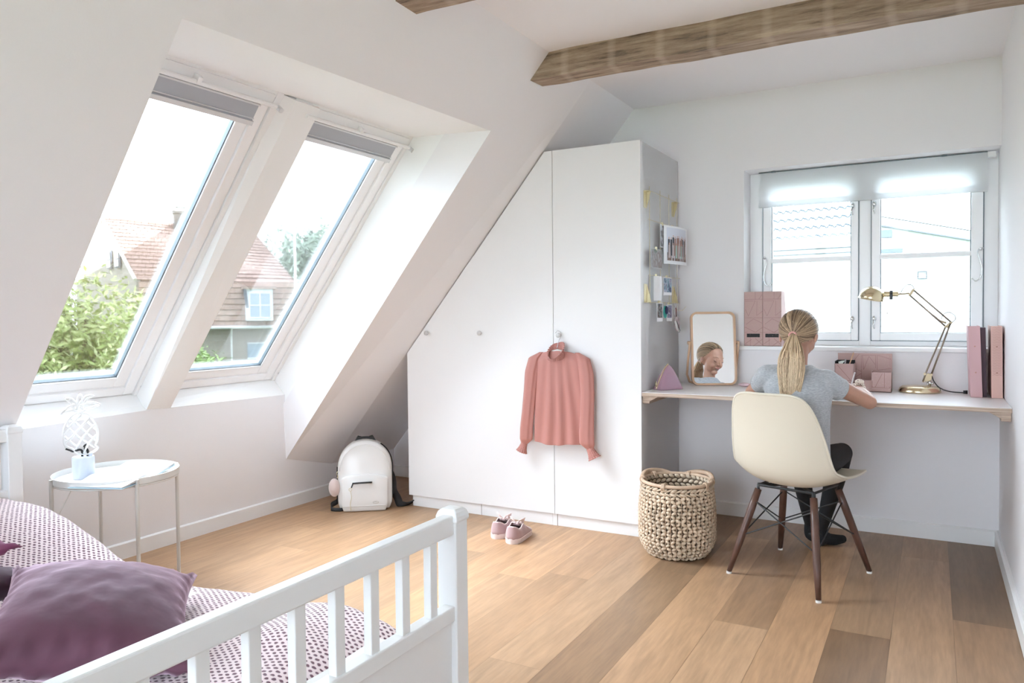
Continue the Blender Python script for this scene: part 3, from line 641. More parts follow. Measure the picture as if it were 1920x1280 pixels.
def cushion(name, c, ux, uy, half, thick, m, label, group=None, seed=0, droop=0, asp=1):
    c = Vector(c); ux = Vector(ux).normalized(); uy = Vector(uy).normalized(); uz = ux.cross(uy).normalized(); uy = uz.cross(ux)*asp
    n = 34; b = B(); vs_ = []; fs = []
    for side in (1, -1):
        for j in range(n+1):
            for i in range(n+1):
                u, v = -1+2*i/n, -1+2*j/n
                pin = 1-.10*(1-u*u)*abs(v)**4*0
                # sides pull inwards, corners stay pointed
                fx = u*(1-.13*(1-v*v)**1*abs(u)**3*1); fy = v*(1-.13*(1-u*u)*abs(v)**3)
                h = ((1-u*u)**.55*(1-v*v)**.55)
                wr = .07*noise.noise((u*3.2+seed, v*3.2, side*2))*h+.05*noise.noise((u*8+seed, v*8, 5))*h
                e = min(1-abs(u), 1-abs(v)); pl = .010*sin(26*(u if abs(v) > abs(u) else v)+seed)*exp(-(e/.12)**2)*(0 if e < 1e-6 else 1)
                p = c+ux*fx*half+uy*fy*half+uz*(side*thick/2*(h+wr)+pl)
                p.z -= droop*(u*u+v*v)
                vs_.append(p)
        o = (0 if side == 1 else (n+1)**2)
        for j in range(n):
            for i in range(n): a = o+j*(n+1)+i; q = (a, a+1, a+n+2, a+n+1); fs.append(q if side == 1 else q[::-1])
    b.add(vs_, fs); o = b.build(name, m, smooth=True, label=label, cat='cushion', group=group, clean=False)
    bm = bmesh.new(); bm.from_mesh(o.data); bmesh.ops.remove_doubles(bm, verts=bm.verts, dist=.0005); bm.to_mesh(o.data); bm.free(); return o
VP = velvet('mauve_velvet', (.085, .028, .050), 1.0); VD = velvet('dark_plum_velvet', (.045, .014, .03), .25); VM = velvet('magenta_satin', (.22, .045, .12), .5)
cushion('cushion', (-1.665, 1.035, .474), (.246, .316, -.075), (-.69, .73, .02), .218, .18, VP, 'large mauve velvet cushion lying behind the white footboard slats', seed=2, asp=1.27)
cushion('cushion', (-2.08, .87, .497), (.95, .3, .0), (-.3, .95, .02), .185, .12, VD, 'dark plum cushion at the left edge, partly under the mauve cushion', seed=6)
cushion('cushion', (-2.43, .935, .525), (1, .1, -.06), (-.1, 1, .0), .225, .11, VM, 'small shiny magenta cushion corner at the far left edge of the bed', seed=9)

# ------------------------------------------------------------------ tray table
TC = Vector((-3.02, 1.985, 0)); TR = .242
tb = thing('side_table', TC, 'small round white metal tray table standing beside the bed', 'side table')
b = B().lathe([(.001, .478), (TR-.004, .478), (TR, .481), (TR, .506), (TR-.003, .506), (TR-.004, .484), (.001, .484)], TC, 56); b.build('tray', METW, tb, auto=40)
for a in (73, 163, 253, 343):
    p = TC+Vector((cos(radians(a)), sin(radians(a)), 0))*(TR+.004)
    b = B().tube([p, p+Vector((0, 0, .503))], .0078, 10); b.build('leg', METW, tb, smooth=False)
b = B()
for a, a2 in ((73, 253), (163, 343)):
    p, q = [TC+Vector((cos(radians(t_)), sin(radians(t_)), 0))*(TR)+Vector((0, 0, .470)) for t_ in (a, a2)]; b.tube([p, q], .005, 8)
b.tube([TC+Vector((cos(2*pi*i/48), sin(2*pi*i/48), 0))*(TR-.006)+Vector((0, 0, .474)) for i in range(48)], .004, 6, closed=True); b.build('support_ring', METW, tb)
# neon pineapple lamp
NE = mat('white_neon_tube', (.88, .88, .88), .15, coat=.5)
PL = Vector((-3.098, 1.888, .484))
pl = thing('pineapple_lamp', PL, 'white tube lamp shaped like a pineapple on the tray table', 'lamp')
b = B().lathe([(.001, 0), (.040, 0), (.042, .004), (.042, .087), (.040, .091), (.001, .092)], PL, 32); b.cyl(PL+Vector((.02, .02, .09)), PL+Vector((.02, .02, .103)), .006); b.build('base', mat('pale_blue_white_plastic', (.66, .72, .86), .35), pl, auto=40)
ra = Vector((cos(radians(-30)), -sin(radians(-30)), 0)).normalized(); ra = Vector((.60, .80, 0)); up = Vector((0, 0, 1))
def pp(a, h): return PL+ra*(a*.88-(.016 if h > .115 else 0))+up*(h+.012)
nz = .155
def oval(t_): 
    h = nz+.0+.088*sin(t_)*1.0; wv = .071*cos(t_)*(1+.10*(-sin(t_))); return pp(wv+.01, h+.02)
b = B(); b.tube([oval(2*pi*i/40) for i in range(40)], .0052, 8, closed=True)
def inside(p): return ((p[0]/.068)**2+((p[1]-nz)/.085)**2) < 1
for s_ in (-1, 1):
    for off in (-.075, -.025, .025, .075):
        pts = []
        for i in range(60):
            q = -.12+.24*i/59; a_, h_ = q, nz+s_*q+off
            if inside((a_, h_)): pts.append(pp(a_+.01, h_+.02)+HN_OFF*s_ if False else pp(a_+.01, h_+.02)+Vector((.003*s_, -.003*s_, 0)))
        if len(pts) > 2: b.tube([pts[0], pts[len(pts)//2], pts[-1]], .0042, 8)
lf = [[(0, .26), (-.030, .275), (-.072, .262), (-.068, .272), (-.030, .296), (-.005, .288)], [(0, .26), (.030, .278), (.078, .288), (.075, .297), (.035, .304), (.004, .290)], [(-.02, .27), (-.038, .305), (-.055, .322), (-.03, .32), (-.008, .292)], [(.005, .28), (.03, .318), (.06, .328), (.03, .33), (.0, .30)], [(-.012, .275), (-.008, .315), (.004, .338), (.012, .315), (.012, .275)]]
for l_ in lf: b.tube(spl([pp(a_+.008, h_) for a_, h_ in l_], 5), .0048, 8)
b.build('neon_tube', NE, pl, smooth=True)
b = B(); b.tube(spl([pp(-.004, .078), pp(-.004, .10), pp(-.014, .108), pp(-.040, .103), pp(-.052, .108), pp(-.053, .116)], 4), .0048, 8); b.tube(spl([pp(.018, .078), pp(.020, .098), pp(.014, .110), pp(.004, .113)], 4), .0048, 8); b.tube(spl([pp(.022, .117), pp(.026, .125), pp(.034, .127)], 4), .0042, 8); b.build('electrode', BLACKP, pl, smooth=True)
b = B(); b.tube([pp(.04, .004), TC+Vector((-.24, .0, .51)), TC+Vector((-.262, -.03, .42)), TC+Vector((-.27, -.12, .26)), TC+Vector((-.28, -.15, .05)), TC+Vector((-.30, -.10, .005))], .0022, 6); b.build('cable', METW, pl)
# open book
PAGE = mat('white_page', (.60, .60, .61), .7); COVER = mat('pale_blue_cover', (.42, .60, .72), .5)
BKO = Vector((-2.815, 1.990, .486)); sp_ = Vector((-.57, .82, 0)).normalized(); wd_ = Vector((.82, .57, 0)).normalized()
bk = thing('open_book', BKO, 'open white-paged book with pale blue cover lying on the tray table', 'book')
# spine runs along sx; leaves spread to both sides
SPN = Vector((-.93, -.37, 0)).normalized(); WDT = Vector((-.37, .93, 0)).normalized()
def leafp(side, prof, zoff=0): return [BKO+WDT*side*a+Vector((0, 0, h+zoff)) for a, h in prof]
prof = [(0, .004), (.006, .016), (.022, .026), (.05, .026), (.09, .017), (.14, .010), (.175, .007)]
prof2 = [(0, .003), (.01, .010), (.03, .018), (.06, .020), (.10, .022), (.15, .028), (.185, .034)]
for side, pf in ((-1, prof), (1, prof2)):
    A = leafp(side, pf); lo = [p-Vector((0, 0, min(.014, max(.003, (p.z-BKO.z)*.55)))) for p in A]
    b = B(); b.prism(A+lo[::-1], SPN*.225); b.build('page_block', PAGE, bk, auto=35)
cv = leafp(-1, [(.180, .0015), (.10, .002), (.0, .001)])+leafp(1, [(.10, .013), (.192, .026)])
b = B(); b.prism([p-SPN*.004 for p in cv]+[p-SPN*.004-Vector((0, 0, .0015)) for p in cv[::-1]], SPN*.233); b.build('cover', COVER, bk)
# ------------------------------------------------------------------ blouse on a hanger on the wardrobe knob
BL = None
m, t, b = newmat('salmon_satin'); L = t.links
b.inputs['Base Color'].default_value = (.47, .195, .165, 1); b.inputs['Roughness'].default_value = .5; b.inputs['Sheen Weight'].default_value = .5; b.inputs['Sheen Tint'].default_value = (1, .8, .75, 1)
n = N(t, 'ShaderNodeTexNoise', Scale=600.0); bp = N(t, 'ShaderNodeBump', Strength=.12, Distance=.001); L.new(n.outputs[0], bp.inputs['Height']); L.new(bp.outputs[0], b.inputs['Normal']); BL = m
hx, hy = -1.748, 3.655
hg = thing('clothes_hanger', (hx, hy, .90), 'thin metal hanger hooked over the right wardrobe knob', 'hanger')
b = B(); b.tube([(hx+.014, 3.672, 1.033), (hx+.010, 3.668, 1.056), (hx-.006, 3.666, 1.060), (hx-.016, 3.664, 1.048)], .0016, 8); b.tube([(hx+.014, 3.672, 1.033), (hx+.004, 3.662, 1.005), (hx-.002, hy, .975), (hx, hy, .955)], .0016, 8); b.build('hook', CHROME, hg, smooth=True)
b = B(); b.tube([(hx-.125, hy, .915), (hx-.05, hy, .945), (hx, hy, .957), (hx+.05, hy, .945), (hx+.125, hy, .915)], .006, 8); b.build('shoulder_bar', METW, hg, smooth=True)
bl = thing('blouse', (hx, hy, .457), 'salmon pink long-sleeved blouse with frilled collar hanging on the wardrobe', 'blouse')
NB = 96
def ring_body(z):
    t_ = (z-.457)/(.94-.457)          # 0 hem .. 1 shoulder
    w = .142+.010*sin(t_*3)+(.0 if t_ < .8 else .012*sm(.8, .95, t_))
    if t_ > .93: w *= 1-.12*sm(.93, 1.02, t_)
    cx = -1.742+.004*sin(t_*5); d0 = .020+.012*(1-t_); r = []
    for i in range(NB):
        th = 2*pi*i/NB; c_, s_ = cos(th), sin(th)
        x = cx+w*(abs(c_)**.8)*(1 if c_ > 0 else -1)
        fold = 0
        for k, (fx, fw, fa) in enumerate(((-.030, .017, 1.0), (.010, .012, 1.1), (.048, .016, .9), (-.075, .02, .6), (.095, .022, .6))):
            xx = x-cx-fx*(1+.9*(1-t_)); fold += fa*exp(-(xx/(fw*(1+.8*(1-t_))))**2)
        dep = d0*(abs(s_)**.5)+(.011*(fold-.5)*2.0 if s_ < 0 else 0)*(.25+.75*min(1, (1.05-t_)*2.2))
        y = hy+(-1 if s_ < 0 else .45)*dep*(1 if abs(s_) > .01 else 0)
        y = hy+(y-hy)*(1-.75*sm(.93, 1.03, t_)); r.append(Vector((x, y, z-(.006*sin(x*24) if t_ < .02 else 0)-.024*sm(.8, 1, t_)*((x-cx)/w)**2)))
    return r
b = B(); zs = [.457+(.953-.457)*i/44 for i in range(45)]; b.loft([ring_body(z) for z in zs], cap=False)
b.build('torso_panel', BL, bl, smooth=True)
def sleeve(sx, pts, rw, lab):
    b = B(); rings = []; n = 40; P = [Vector(p) for p in pts]
    for i in range(n+1):
        f = i/n*(len(P)-1); k = min(int(f), len(P)-2); g = f-k; c = P[k].lerp(P[k+1], g); w_ = rw[k]*(1-g)+rw[k+1]*g; r = []
        for j in range(40):
            th = 2*pi*j/40; fo = 1+.10*sin(3*th+i*.05)+.05*sin(7*th+1+i*.08)
            r.append(c+Vector((cos(th)*w_*fo, sin(th)*w_*.52*fo, 0)))
        rings.append(r)
    b.loft(rings, cap=False); o = b.build('sleeve', BL, bl, smooth=True); return P
sleeve(-1, [(-1.845, 3.655, .945), (-1.885, 3.650, .915), (-1.903, 3.645, .84), (-1.912, 3.642, .74), (-1.924, 3.640, .62), (-1.934, 3.640, .53), (-1.936, 3.640, .47), (-1.946, 3.642, .445)], [.012, .036, .039, .036, .036, .038, .038, .020], 0)
sleeve(1, [(-1.635, 3.655, .945), (-1.598, 3.648, .915), (-1.580, 3.642, .84), (-1.572, 3.638, .74), (-1.574, 3.636, .62), (-1.578, 3.636, .53), (-1.575, 3.636, .47), (-1.560, 3.640, .445)], [.012, .036, .040, .038, .038, .041, .041, .022], 0)
def cuff(p0, p1, r0, r1):
    b = B(); rings = []; a = (Vector(p1)-Vector(p0)); n = 22; tx = Vector((a.z, 0, -a.x)).normalized()*-1
    for i in range(n+1):
        f = i/n; c = Vector(p0)+a*f; rr = r0+(r1-r0)*f**2; r = []
        for j in range(60):
            th = 2*pi*j/60; k = rr*(1+.10*sin(th*14+1.2*sin(f*25))*(.6+f)+.05*cos(f*40)); r.append(c+tx*cos(th)*k+Vector((0, 1, 0))*sin(th)*k*.7)
        rings.append(r)
    b.loft(rings, cap=False); b.build('cuff', BL, bl, smooth=True)
cuff((-1.946, 3.642, .450), (-1.964, 3.64, .398), .018, .030); cuff((-1.560, 3.64, .450), (-1.532, 3.64, .396), .020, .033)
b = B(); rings = []
for i in range(26):
    f = i/25; r = []
    for j in range(120):
        th = 2*pi*j/120; fr = (1+.05*sin(th*26+1.5*sin(f*22)))*(1+.04*cos(f*50)); rr = .046-.006*f+.007*max(0, f-.8)*5*(1+.3*sin(th*26)); 
        back = .5+.5*sin(th)
        r.append(Vector((-1.748+cos(th)*rr*fr*1.0, 3.634+sin(th)*.030*fr, .900+.032*back+f*(.012+.052*back+.022*max(0, cos(th))))))
    rings.append(r)
b.loft(rings, cap=False); b.build('collar', BL, bl, smooth=True)
b = B(); b.box(-1.765, -1.735, 3.652, 3.654, .935, .958); b.build('size_tag', PAGE, bl)

# ------------------------------------------------------------------ backpack
bagm = mat('pearl_white_coated_fabric', (.80, .79, .78), .33, bump=.15, bscale=30, coat=.25)
bp0 = Vector((-2.965, 3.52, 0)); bu = Vector((.80, .60, 0)).normalized(); bn = Vector((.60, -.80, 0)).normalized()   # width, outward (to the room)
bk = thing('backpack', bp0, 'pearly white backpack with black straps standing on the floor by the knee wall', 'backpack')
def bpt(u, z, n_): # leaning back a little
    return bp0+bu*u+bn*(n_-.12*z)+Vector((0, 0, z))
def outline(z, hw, H, zr):
    if z <= zr: return hw*(.93+.07*sm(0, .05, z))
    k = (z-zr)/(H-zr); return hw*sqrt(max(0, 1-k**2.3))
def shell(hw, H, zr, n0, n1, name, m_, parent, z0=0.004, bulge=.02, power=.35):
    b = B(); rings = []; nz_ = 30
    for i in range(nz_+1):
        z = z0+(H-z0)*(1-(1-i/nz_)**1.3) if i else z0; z = min(z, H-.0004); w_ = max(.004, outline(z, hw, H, zr)); r = []
        ed = min(1, (z-z0+.004)/.03)**.5
        for j in range(48):
            th = 2*pi*j/48; c_, s_ = cos(th), sin(th); u = w_*(abs(c_)**power)*(1 if c_ >= 0 else -1)
            top_ = sqrt(max(0, 1-((z-zr)/(H-zr))**3)) if z > zr else 1
            d = (abs(s_)**power)*(1 if s_ >= 0 else -1); nn = (n0+n1)/2+d*(n1-n0)/2*(.55+.45*top_)*(.8+.2*ed)
            if d > 0: nn += bulge*(1-(u/hw)**2)*sin(pi*min(1, z/H))+.004*noise.noise((u*14, z*14, 3))
            r.append(bpt(u*(.96+.04*ed), z, nn))
        rings.append(r)
    b.loft(rings); return b.build(name, m_, parent, smooth=True)
shell(.160, .405, .235, -.075, .055, 'main_compartment', bagm, bk)
fp = shell(.135, .215, .185, .050, .090, 'front_pocket', bagm, bk, bulge=.012)
b = B(); b.tube([bpt(-.068, .168, .106), bpt(-.02, .171, .110), bpt(.045, .172, .108)], .010, 8, squash=.5); b.tube([bpt(-.066, .167, .110), bpt(-.074, .145, .113)], .004, 6); b.build('pocket_zip', BLACK, fp, smooth=True)
b = B(); b.tube([bpt(-.080, .135, .112)+bu*.009*cos(a_)+Vector((0, 0, .009*sin(a_))) for a_ in [i*pi/6 for i in range(12)]], .0015, 6, closed=True); b.tube(spl([bpt(-.080, .126, .112), bpt(-.074, .09, .108), bpt(-.082, .05, .104), bpt(-.078, .012, .10)]), .0015, 6); b.build('zip_cord', GOLDW, fp, smooth=True)
b = B(); b.tube([bpt(.066, .055, .104)+bu*.016*cos(a_)+Vector((0, 0, .007*sin(a_))) for a_ in [i*pi/9 for i in range(18)]], .0012, 6, closed=True); b.tube([bpt(.058, .055, .105), bpt(.064, .058, .105), bpt(.074, .054, .105)], .001, 6); b.build('oval_emblem', mat('tonal_emblem', (.5, .46, .42), .5), fp, smooth=True)
b = B()
b.tube([bpt(-.125+.25*i/12, .035, .096) for i in range(13)], .0022, 6); b.build('piping', bagm, bk, smooth=True); b = B()
b.tube([bpt(.145*cos(a_), .235+.150*sin(a_), .070-.0*abs(cos(a_))) for a_ in [pi*i/24 for i in range(25)]], .0028, 6); b.build('piping', bagm, bk, smooth=True)
zp = []
for i in range(25):
    z = .08+.30*sin(pi/2*i/24); zp.append(bpt(outline(z, .1625, .407, .235), z, .012))
b = B(); b.tube(zp, .0058, 8, squash=.45); b.build('main_zip', BLACK, bk, smooth=True); b = B(); b.tube([bpt(-outline(.05+.2*i/8, .163, .407, .235), .05+.2*i/8, .014) for i in range(9)], .0055, 8, squash=.5); b.build('main_zip', BLACK, bk, smooth=True)
def strap(pts, w_, name='strap', mt_=BLACK, th=.003, wd=None):
    b = B(); P = [Vector(p) for p in pts]; Q = []
    for k in range(len(P)-1):
        p0, p1, p2, p3 = P[max(k-1, 0)], P[k], P[k+1], P[min(k+2, len(P)-1)]
        for i in range(6):
            t_ = i/6; Q.append(.5*((2*p1)+(p2-p0)*t_+(2*p0-5*p1+4*p2-p3)*t_*t_+(3*p1-3*p2+p3-p0)*t_**3))
    Q.append(P[-1]); wd = Vector(wd).normalized(); rings = []
    for i, q in enumerate(Q):
        tg = (Q[min(i+1, len(Q)-1)]-Q[max(i-1, 0)]).normalized(); ww = (wd-tg*wd.dot(tg)).normalized(); nn = tg.cross(ww); rings.append([q+ww*w_/2+nn*th/2, q-ww*w_/2+nn*th/2, q-ww*w_/2-nn*th/2, q+ww*w_/2-nn*th/2])
    b.loft(rings); return b.build(name, mt_, bk, smooth=True)
b = B(); b.prism([bpt(u_, z_, -.030) for u_, z_ in ((-.066, .388), (-.044, .424), (-.02, .418), (.02, .418), (.044, .426), (.066, .390), (.040, .396), (-.040, .396))], bn*.010); b.build('top_handle', BLACK, bk, bevel=.002)
strap([bpt(.142, .20, -.06), bpt(.160, .150, -.05), bpt(.165, .09, -.04), bpt(.190, .045, -.02), bpt(.205, .014, .0), bpt(.235, .008, .0), bpt(.285, .022, -.02)], .044, wd=bu*.9+Vector((0, 0, .5)), th=.006)
strap([bpt(-.125, .16, -.05), bpt(-.145, .11, -.03), bpt(-.150, .07, -.03), bpt(-.165, .045, .0), bpt(-.195, .030, .02), bpt(-.190, .008, .045), bpt(-.150, .006, .06), bpt(-.11, .005, .05)], .030, wd=(0, 0, 1), th=.004)
# fluffy pendant clipped to the zip
pd = thing('pompom_keyring', bpt(-.165, .13, .03), 'pale pink oval pompom on a gold ring hanging from the backpack', 'keyring')
PKF = mat('pale_pink_fluff', (.72, .58, .55), .9, bump=1, bscale=120, sheen=.6)
b = B(); b.ell(bpt(-.178, .135, .040), .036, .030, .054, nu=24, nv=16); b.build('pompom', PKF, pd, smooth=True)
b = B(); b.tube([bpt(-.152, .215, .035)+bu*.013*cos(a_)+Vector((0, 0, .013*sin(a_))) for a_ in [i*pi/10 for i in range(20)]], .0018, 8, closed=True); b.tube([bpt(-.155, .203, .035), bpt(-.163, .187, .035)], .003, 8); b.tube([bpt(-.148, .228, .03), bpt(-.143, .25, .02)], .0015, 6); b.build('ring', GOLDW, pd, smooth=True)

# ------------------------------------------------------------------ sneakers
SUE = mat('dusty_pink_suede', (.44, .30, .31), .85, bump=.3, bscale=700, sheen=.4); SOL = mat('pale_pink_rubber_sole', (.70, .58, .56), .5); SATN = mat('pale_pink_ribbon', (.78, .62, .60), .35, sheen=.4); INS = mat('mauve_shoe_lining', (.16, .11, .13), .8)
def sneaker(c, dirv, mirror, label):
    root = thing('sneaker', c, label, 'shoe', 'pink sneakers'); c = Vector(c); f = Vector(dirv).normalized(); s_ = Vector((f.y, -f.x, 0)); Lh = .222
    def halfw(t_): return 1.12*(.027+.010*sm(0, .25, t_)+.004*sin(pi*t_))*(1 if t_ < .8 else sqrt(max(.0, 1-((t_-.8)/.2)**2))*.98+.02)*(sqrt(max(.02, 1-((.12-t_)/.12)**2)) if t_ < .12 else 1)
    def cxo(t_): return mirror*.006*sin(pi*t_)
    def pt(t_, lat, z): return c+f*(t_*Lh-Lh/2)+s_*(lat+cxo(t_))+Vector((0, 0, z))
    b = B(); rings = []
    ts = [i/30 for i in range(31)]
    per = [(t_, 1) for t_ in ts]+[(t_, -1) for t_ in ts[::-1]]
    for z, k in ((.0, .97), (.002, 1.02), (.024, 1.04), (.026, 1.0)): rings.append([pt(t_, sd_*halfw(t_)*k, z) for t_, sd_ in per])
    b.loft(rings); b.build('sole', SOL, root, auto=40)
    # upper with an open collar
    def topz(t_): 
        return .086-.018*sm(0, .22, t_)+.014*sm(.30, .46, t_)-.046*sm(.48, .95, t_)
    b = B(); R = []
    for k in range(9):
        g = k/8; ring = []
        for t_, sd_ in per:
            tt = max(.01, min(.99, t_)); z = .024+(topz(tt)-.024)*sin(g*pi/2)
            closed_ = sm(.42, .60, tt); wscale = 1-.30*g**2-(closed_*.70*g**3); ring.append(pt(tt*(1-.0*g)+(.03*g if tt < .15 else 0), sd_*halfw(tt)*wscale*1.0, z))
        R.append(ring)
    b.loft(R, cap=False); n0 = len(per)
    b.build('upper', SUE, root, smooth=True).modifiers.new('t', 'SOLIDIFY').thickness = .003
    b = B(); b.loft([[pt(max(.06, min(.5, t_)), sd_*halfw(max(.06, min(.5, t_)))*.62, z) for t_, sd_ in per] for z in (.026, .034)]); b.build('insole', INS, root)
    b = B(); col = [pt(max(.02, min(.46, t_))+(.03 if t_ < .15 else 0), sd_*halfw(max(.02, min(.46, t_)))*.70, topz(max(.02, min(.46, t_)))) for t_, sd_ in per[::2]]; b.tube(col, .003, 6, closed=True); b.build('collar', SATN, root, smooth=True)
    b = B(); b.prism([pt(.44, -.012, .070), pt(.44, .012, .070), pt(.62, .016, .058), pt(.62, -.016, .058)], (0, 0, .004)); b.prism([pt(.36, -.013, .080), pt(.36, .013, .080), pt(.46, .012, .070), pt(.46, -.012, .070)], (0, 0, .004)); b.build('tongue', SUE, root, bevel=.001)
    b = B()
    for i in range(4): t_ = .46+.05*i; b.tube([pt(t_, -.02, topz(t_)-.002), pt(t_+.01, 0, topz(t_)+.006), pt(t_, .02, topz(t_)-.002)], .005, 6, squash=.4)
    for sd_ in (-1, 1):
        b.tube([pt(.46, 0, .078), pt(.42, sd_*.018, .100), pt(.47, sd_*.034, .106), pt(.52, sd_*.024, .084), pt(.46, 0, .078)], [.003, .009, .012, .008, .003], 8, squash=.35)
        b.tube([pt(.46, 0, .078), pt(.58, sd_*.03, .066), pt(.64, sd_*.045, .050)], [.003, .008, .009], 8, squash=.3)
    b.ell(pt(.46, 0, .079), .008); b.build('ribbon_bow', SATN, root, smooth=True)
sneaker((-1.965, 3.435, 0), (-.12, 1, 0), 1, 'dusty pink sneaker with ribbon bow, the left one beside the wardrobe')
sneaker((-1.850, 3.395, 0), (-.10, 1, 0), -1, 'dusty pink sneaker with ribbon bow, the right one, nearer the basket')

# ------------------------------------------------------------------ woven basket
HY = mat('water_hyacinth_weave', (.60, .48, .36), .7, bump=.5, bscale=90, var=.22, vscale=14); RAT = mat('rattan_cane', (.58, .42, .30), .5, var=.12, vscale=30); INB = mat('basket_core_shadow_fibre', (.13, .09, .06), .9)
bc = Vector((-1.068, 3.545, 0)); bk2 = thing('woven_basket', bc, 'round woven natural fibre basket with two handles on the floor', 'basket')
def brad(z): return .122+.056*sin(min(1, (z+.015)/.11)*pi/2)-.012*sm(.2, .36, z)
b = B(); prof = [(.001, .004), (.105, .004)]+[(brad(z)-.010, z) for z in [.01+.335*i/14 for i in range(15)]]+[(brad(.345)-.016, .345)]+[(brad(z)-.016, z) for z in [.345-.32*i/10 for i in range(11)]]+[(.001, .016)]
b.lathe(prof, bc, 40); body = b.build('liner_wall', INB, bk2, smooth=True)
b = B(); rows = 20; rr = random.Random(3)
for k in range(rows):
    z = .012+.318*k/(rows-1); R_ = brad(z); nk = 46
    for i in range(nk):
        a_ = 2*pi*(i+.5*(k % 2)*0+.15*sin(k))/nk; d = Vector((cos(a_), sin(a_), 0)); tt = Vector((-sin(a_), cos(a_), 0)); tilt = .55*(1 if (i+k) % 2 else -1)
        ax = (tt*cos(tilt)+Vector((0, 0, 1))*sin(tilt)); az = (Vector((0, 0, 1))*cos(tilt)-tt*sin(tilt))
        j = rr.uniform(.82, 1.18)
        if k > rows-3: b.ell(bc+d*(R_-.001)+Vector((0, 0, z)), .019, .008, .008, (tt*.9+Vector((0, 0, .35*(1 if k % 2 else -1))), d, az), 8, 5)
        else: b.ell(bc+d*(R_-.002)+Vector((0, 0, z)), .0128*j, .009, .0076*j, (ax, d, az), 8, 6)
b.build('woven_wall', HY, bk2, smooth=True)
b = B()
for k in range(6):
    z = .338-.022*k
    for i in range(34):
        a_ = 2*pi*(i+.5*(k % 2))/34; d = Vector((cos(a_), sin(a_), 0)); b.ell(bc+d*(brad(z)-.016)+Vector((0, 0, z)), .0155, .006, .009, (Vector((-sin(a_), cos(a_), .3*(-1)**k)).normalized(), d, Vector((0, 0, 1))), 8, 5)
b.build('inner_weave', HY, bk2, smooth=True)
b = B()
for i in range(46):
    a_ = 2*pi*(i+.5)/46; b.tube([bc+Vector((cos(a_), sin(a_), 0))*(brad(z)+.003)+Vector((0, 0, z)) for z in [.01+.32*j/9 for j in range(10)]], .0013, 5)
b.build('warp_cord', RAT, bk2)
b = B(); RT = brad(.345)-.004
b.tube([bc+Vector((cos(2*pi*i/60), sin(2*pi*i/60), 0))*RT+Vector((0, 0, .348)) for i in range(60)], .0085, 10, closed=True)
rim = b.build('rim', RAT, bk2, smooth=True)
for a0 in (-95, 85, 20, -170, 150, -20):
    b = B()
    for q in (-.03, 0, .03):
        a_ = radians(a0)+q; d = Vector((cos(a_), sin(a_), 0)); cc = bc+d*RT+Vector((0, 0, .344)); b.tube([cc+d*.012*cos(s_)+Vector((0, 0, .016*sin(s_))) for s_ in [i*pi/5 for i in range(10)]], .0045, 6, closed=True)
    b.build('binding', RAT, rim, smooth=True)
for a0 in (152, 58):
    b = B(); pts = []
    for i in range(17):
        s_ = i/16; a_ = radians(a0-34+68*s_); h = .345+.020*sin(pi*s_)**.8; pts.append(bc+Vector((cos(a_), sin(a_), 0))*(RT+.004+.014*sin(pi*s_))+Vector((0, 0, h)))
    b.tube(pts, .010, 8)
    for i in range(70):
        f_ = i/69*15.9; k = int(f_); g = f_-k; p_ = pts[k].lerp(pts[min(k+1, 16)], g); q_ = (pts[min(k+1, 16)]-pts[k]).normalized(); o_ = q_.orthogonal().normalized(); o2 = q_.cross(o_)
        b.tube([p_+(o_*cos(s_)+o2*sin(s_))*.0105+q_*.0006*s_ for s_ in [j*pi/4 for j in range(8)]], .0022, 4, closed=True)
    b.build('handle', RAT, bk2, smooth=True)
# ------------------------------------------------------------------ wooden table mirror
OAKF = mat('light_beech_frame', (.66, .44, .29), .45, var=.1, vscale=20, stretch=(1, 1, .2))
MIRR = mat('mirror_silver', (.93, .94, .94), .0, metal=1)
mn_ = Vector((.441, -.887, .116)).normalized(); mr_ = Vector((.8954, .4452, 0)).normalized(); mu_ = mn_.cross(mr_)*1
if mu_.z < 0: mu_ = -mu_
mb = Vector((-1.05, 4.195, .7485))
mi = thing('table_mirror', mb, 'tilting beech-framed mirror on the desk reflecting the girl', 'mirror')
def rr_(w_, h_, r_, n=8, ins=0):
    pts = []; w2, h2 = w_/2-ins, h_-2*ins; r_ = max(.004, r_-ins)
    for cx, cy, a0 in ((w2-r_, r_, -90), (w2-r_, h2-r_, 0), (-w2+r_, h2-r_, 90), (-w2+r_, r_, 180)):
        for i in range(n+1): a = radians(a0+90*i/n); pts.append((cx+r_*cos(a), cy+ins+r_*sin(a)))
    return pts
MW, MH = .246, .407
def mp_(x, y, n_): return mb+mr_*x+mu_*y+mn_*n_
o_ = rr_(MW, MH, .036); i_ = rr_(MW, MH, .036, ins=.011)
b = B(); R = [[mp_(*q, -.014) for q in o_], [mp_(*q, .012) for q in o_], [mp_(*q, .012) for q in i_], [mp_(*q, .000) for q in i_], [mp_(*q, -.014) for q in i_], [mp_(*q, -.014) for q in o_]]
b.loft(R, cap=False); b.build('frame', OAKF, mi, auto=40)
b = B(); b.add([mp_(*q, .002) for q in i_], [tuple(range(len(i_)))]); b.build('mirror_glass', MIRR, mi)
b = B(); b.add([mp_(*q, -.012) for q in i_], [tuple(range(len(i_)))]); b.build('back_board', mat('board_back', (.55, .45, .36), .7), mi)
b = B(); pts = []
for (x, y, n_) in ((-MW/2-.009, .235, 0), (-MW/2-.012, .15, -.040), (-MW/2-.012, .05, -.084), (-MW/2+.005, .008, -.098), (-MW/2+.03, .0, -.100), (MW/2-.03, .0, -.100), (MW/2-.005, .008, -.098), (MW/2+.012, .05, -.084), (MW/2+.012, .15, -.040), (MW/2+.009, .235, 0)):
    p_ = mb+mr_*x+Vector((0, 0, y+.005))+Vector((mn_.x, mn_.y, 0))*n_*.95; p_.y = min(p_.y, 4.330); pts.append(p_)
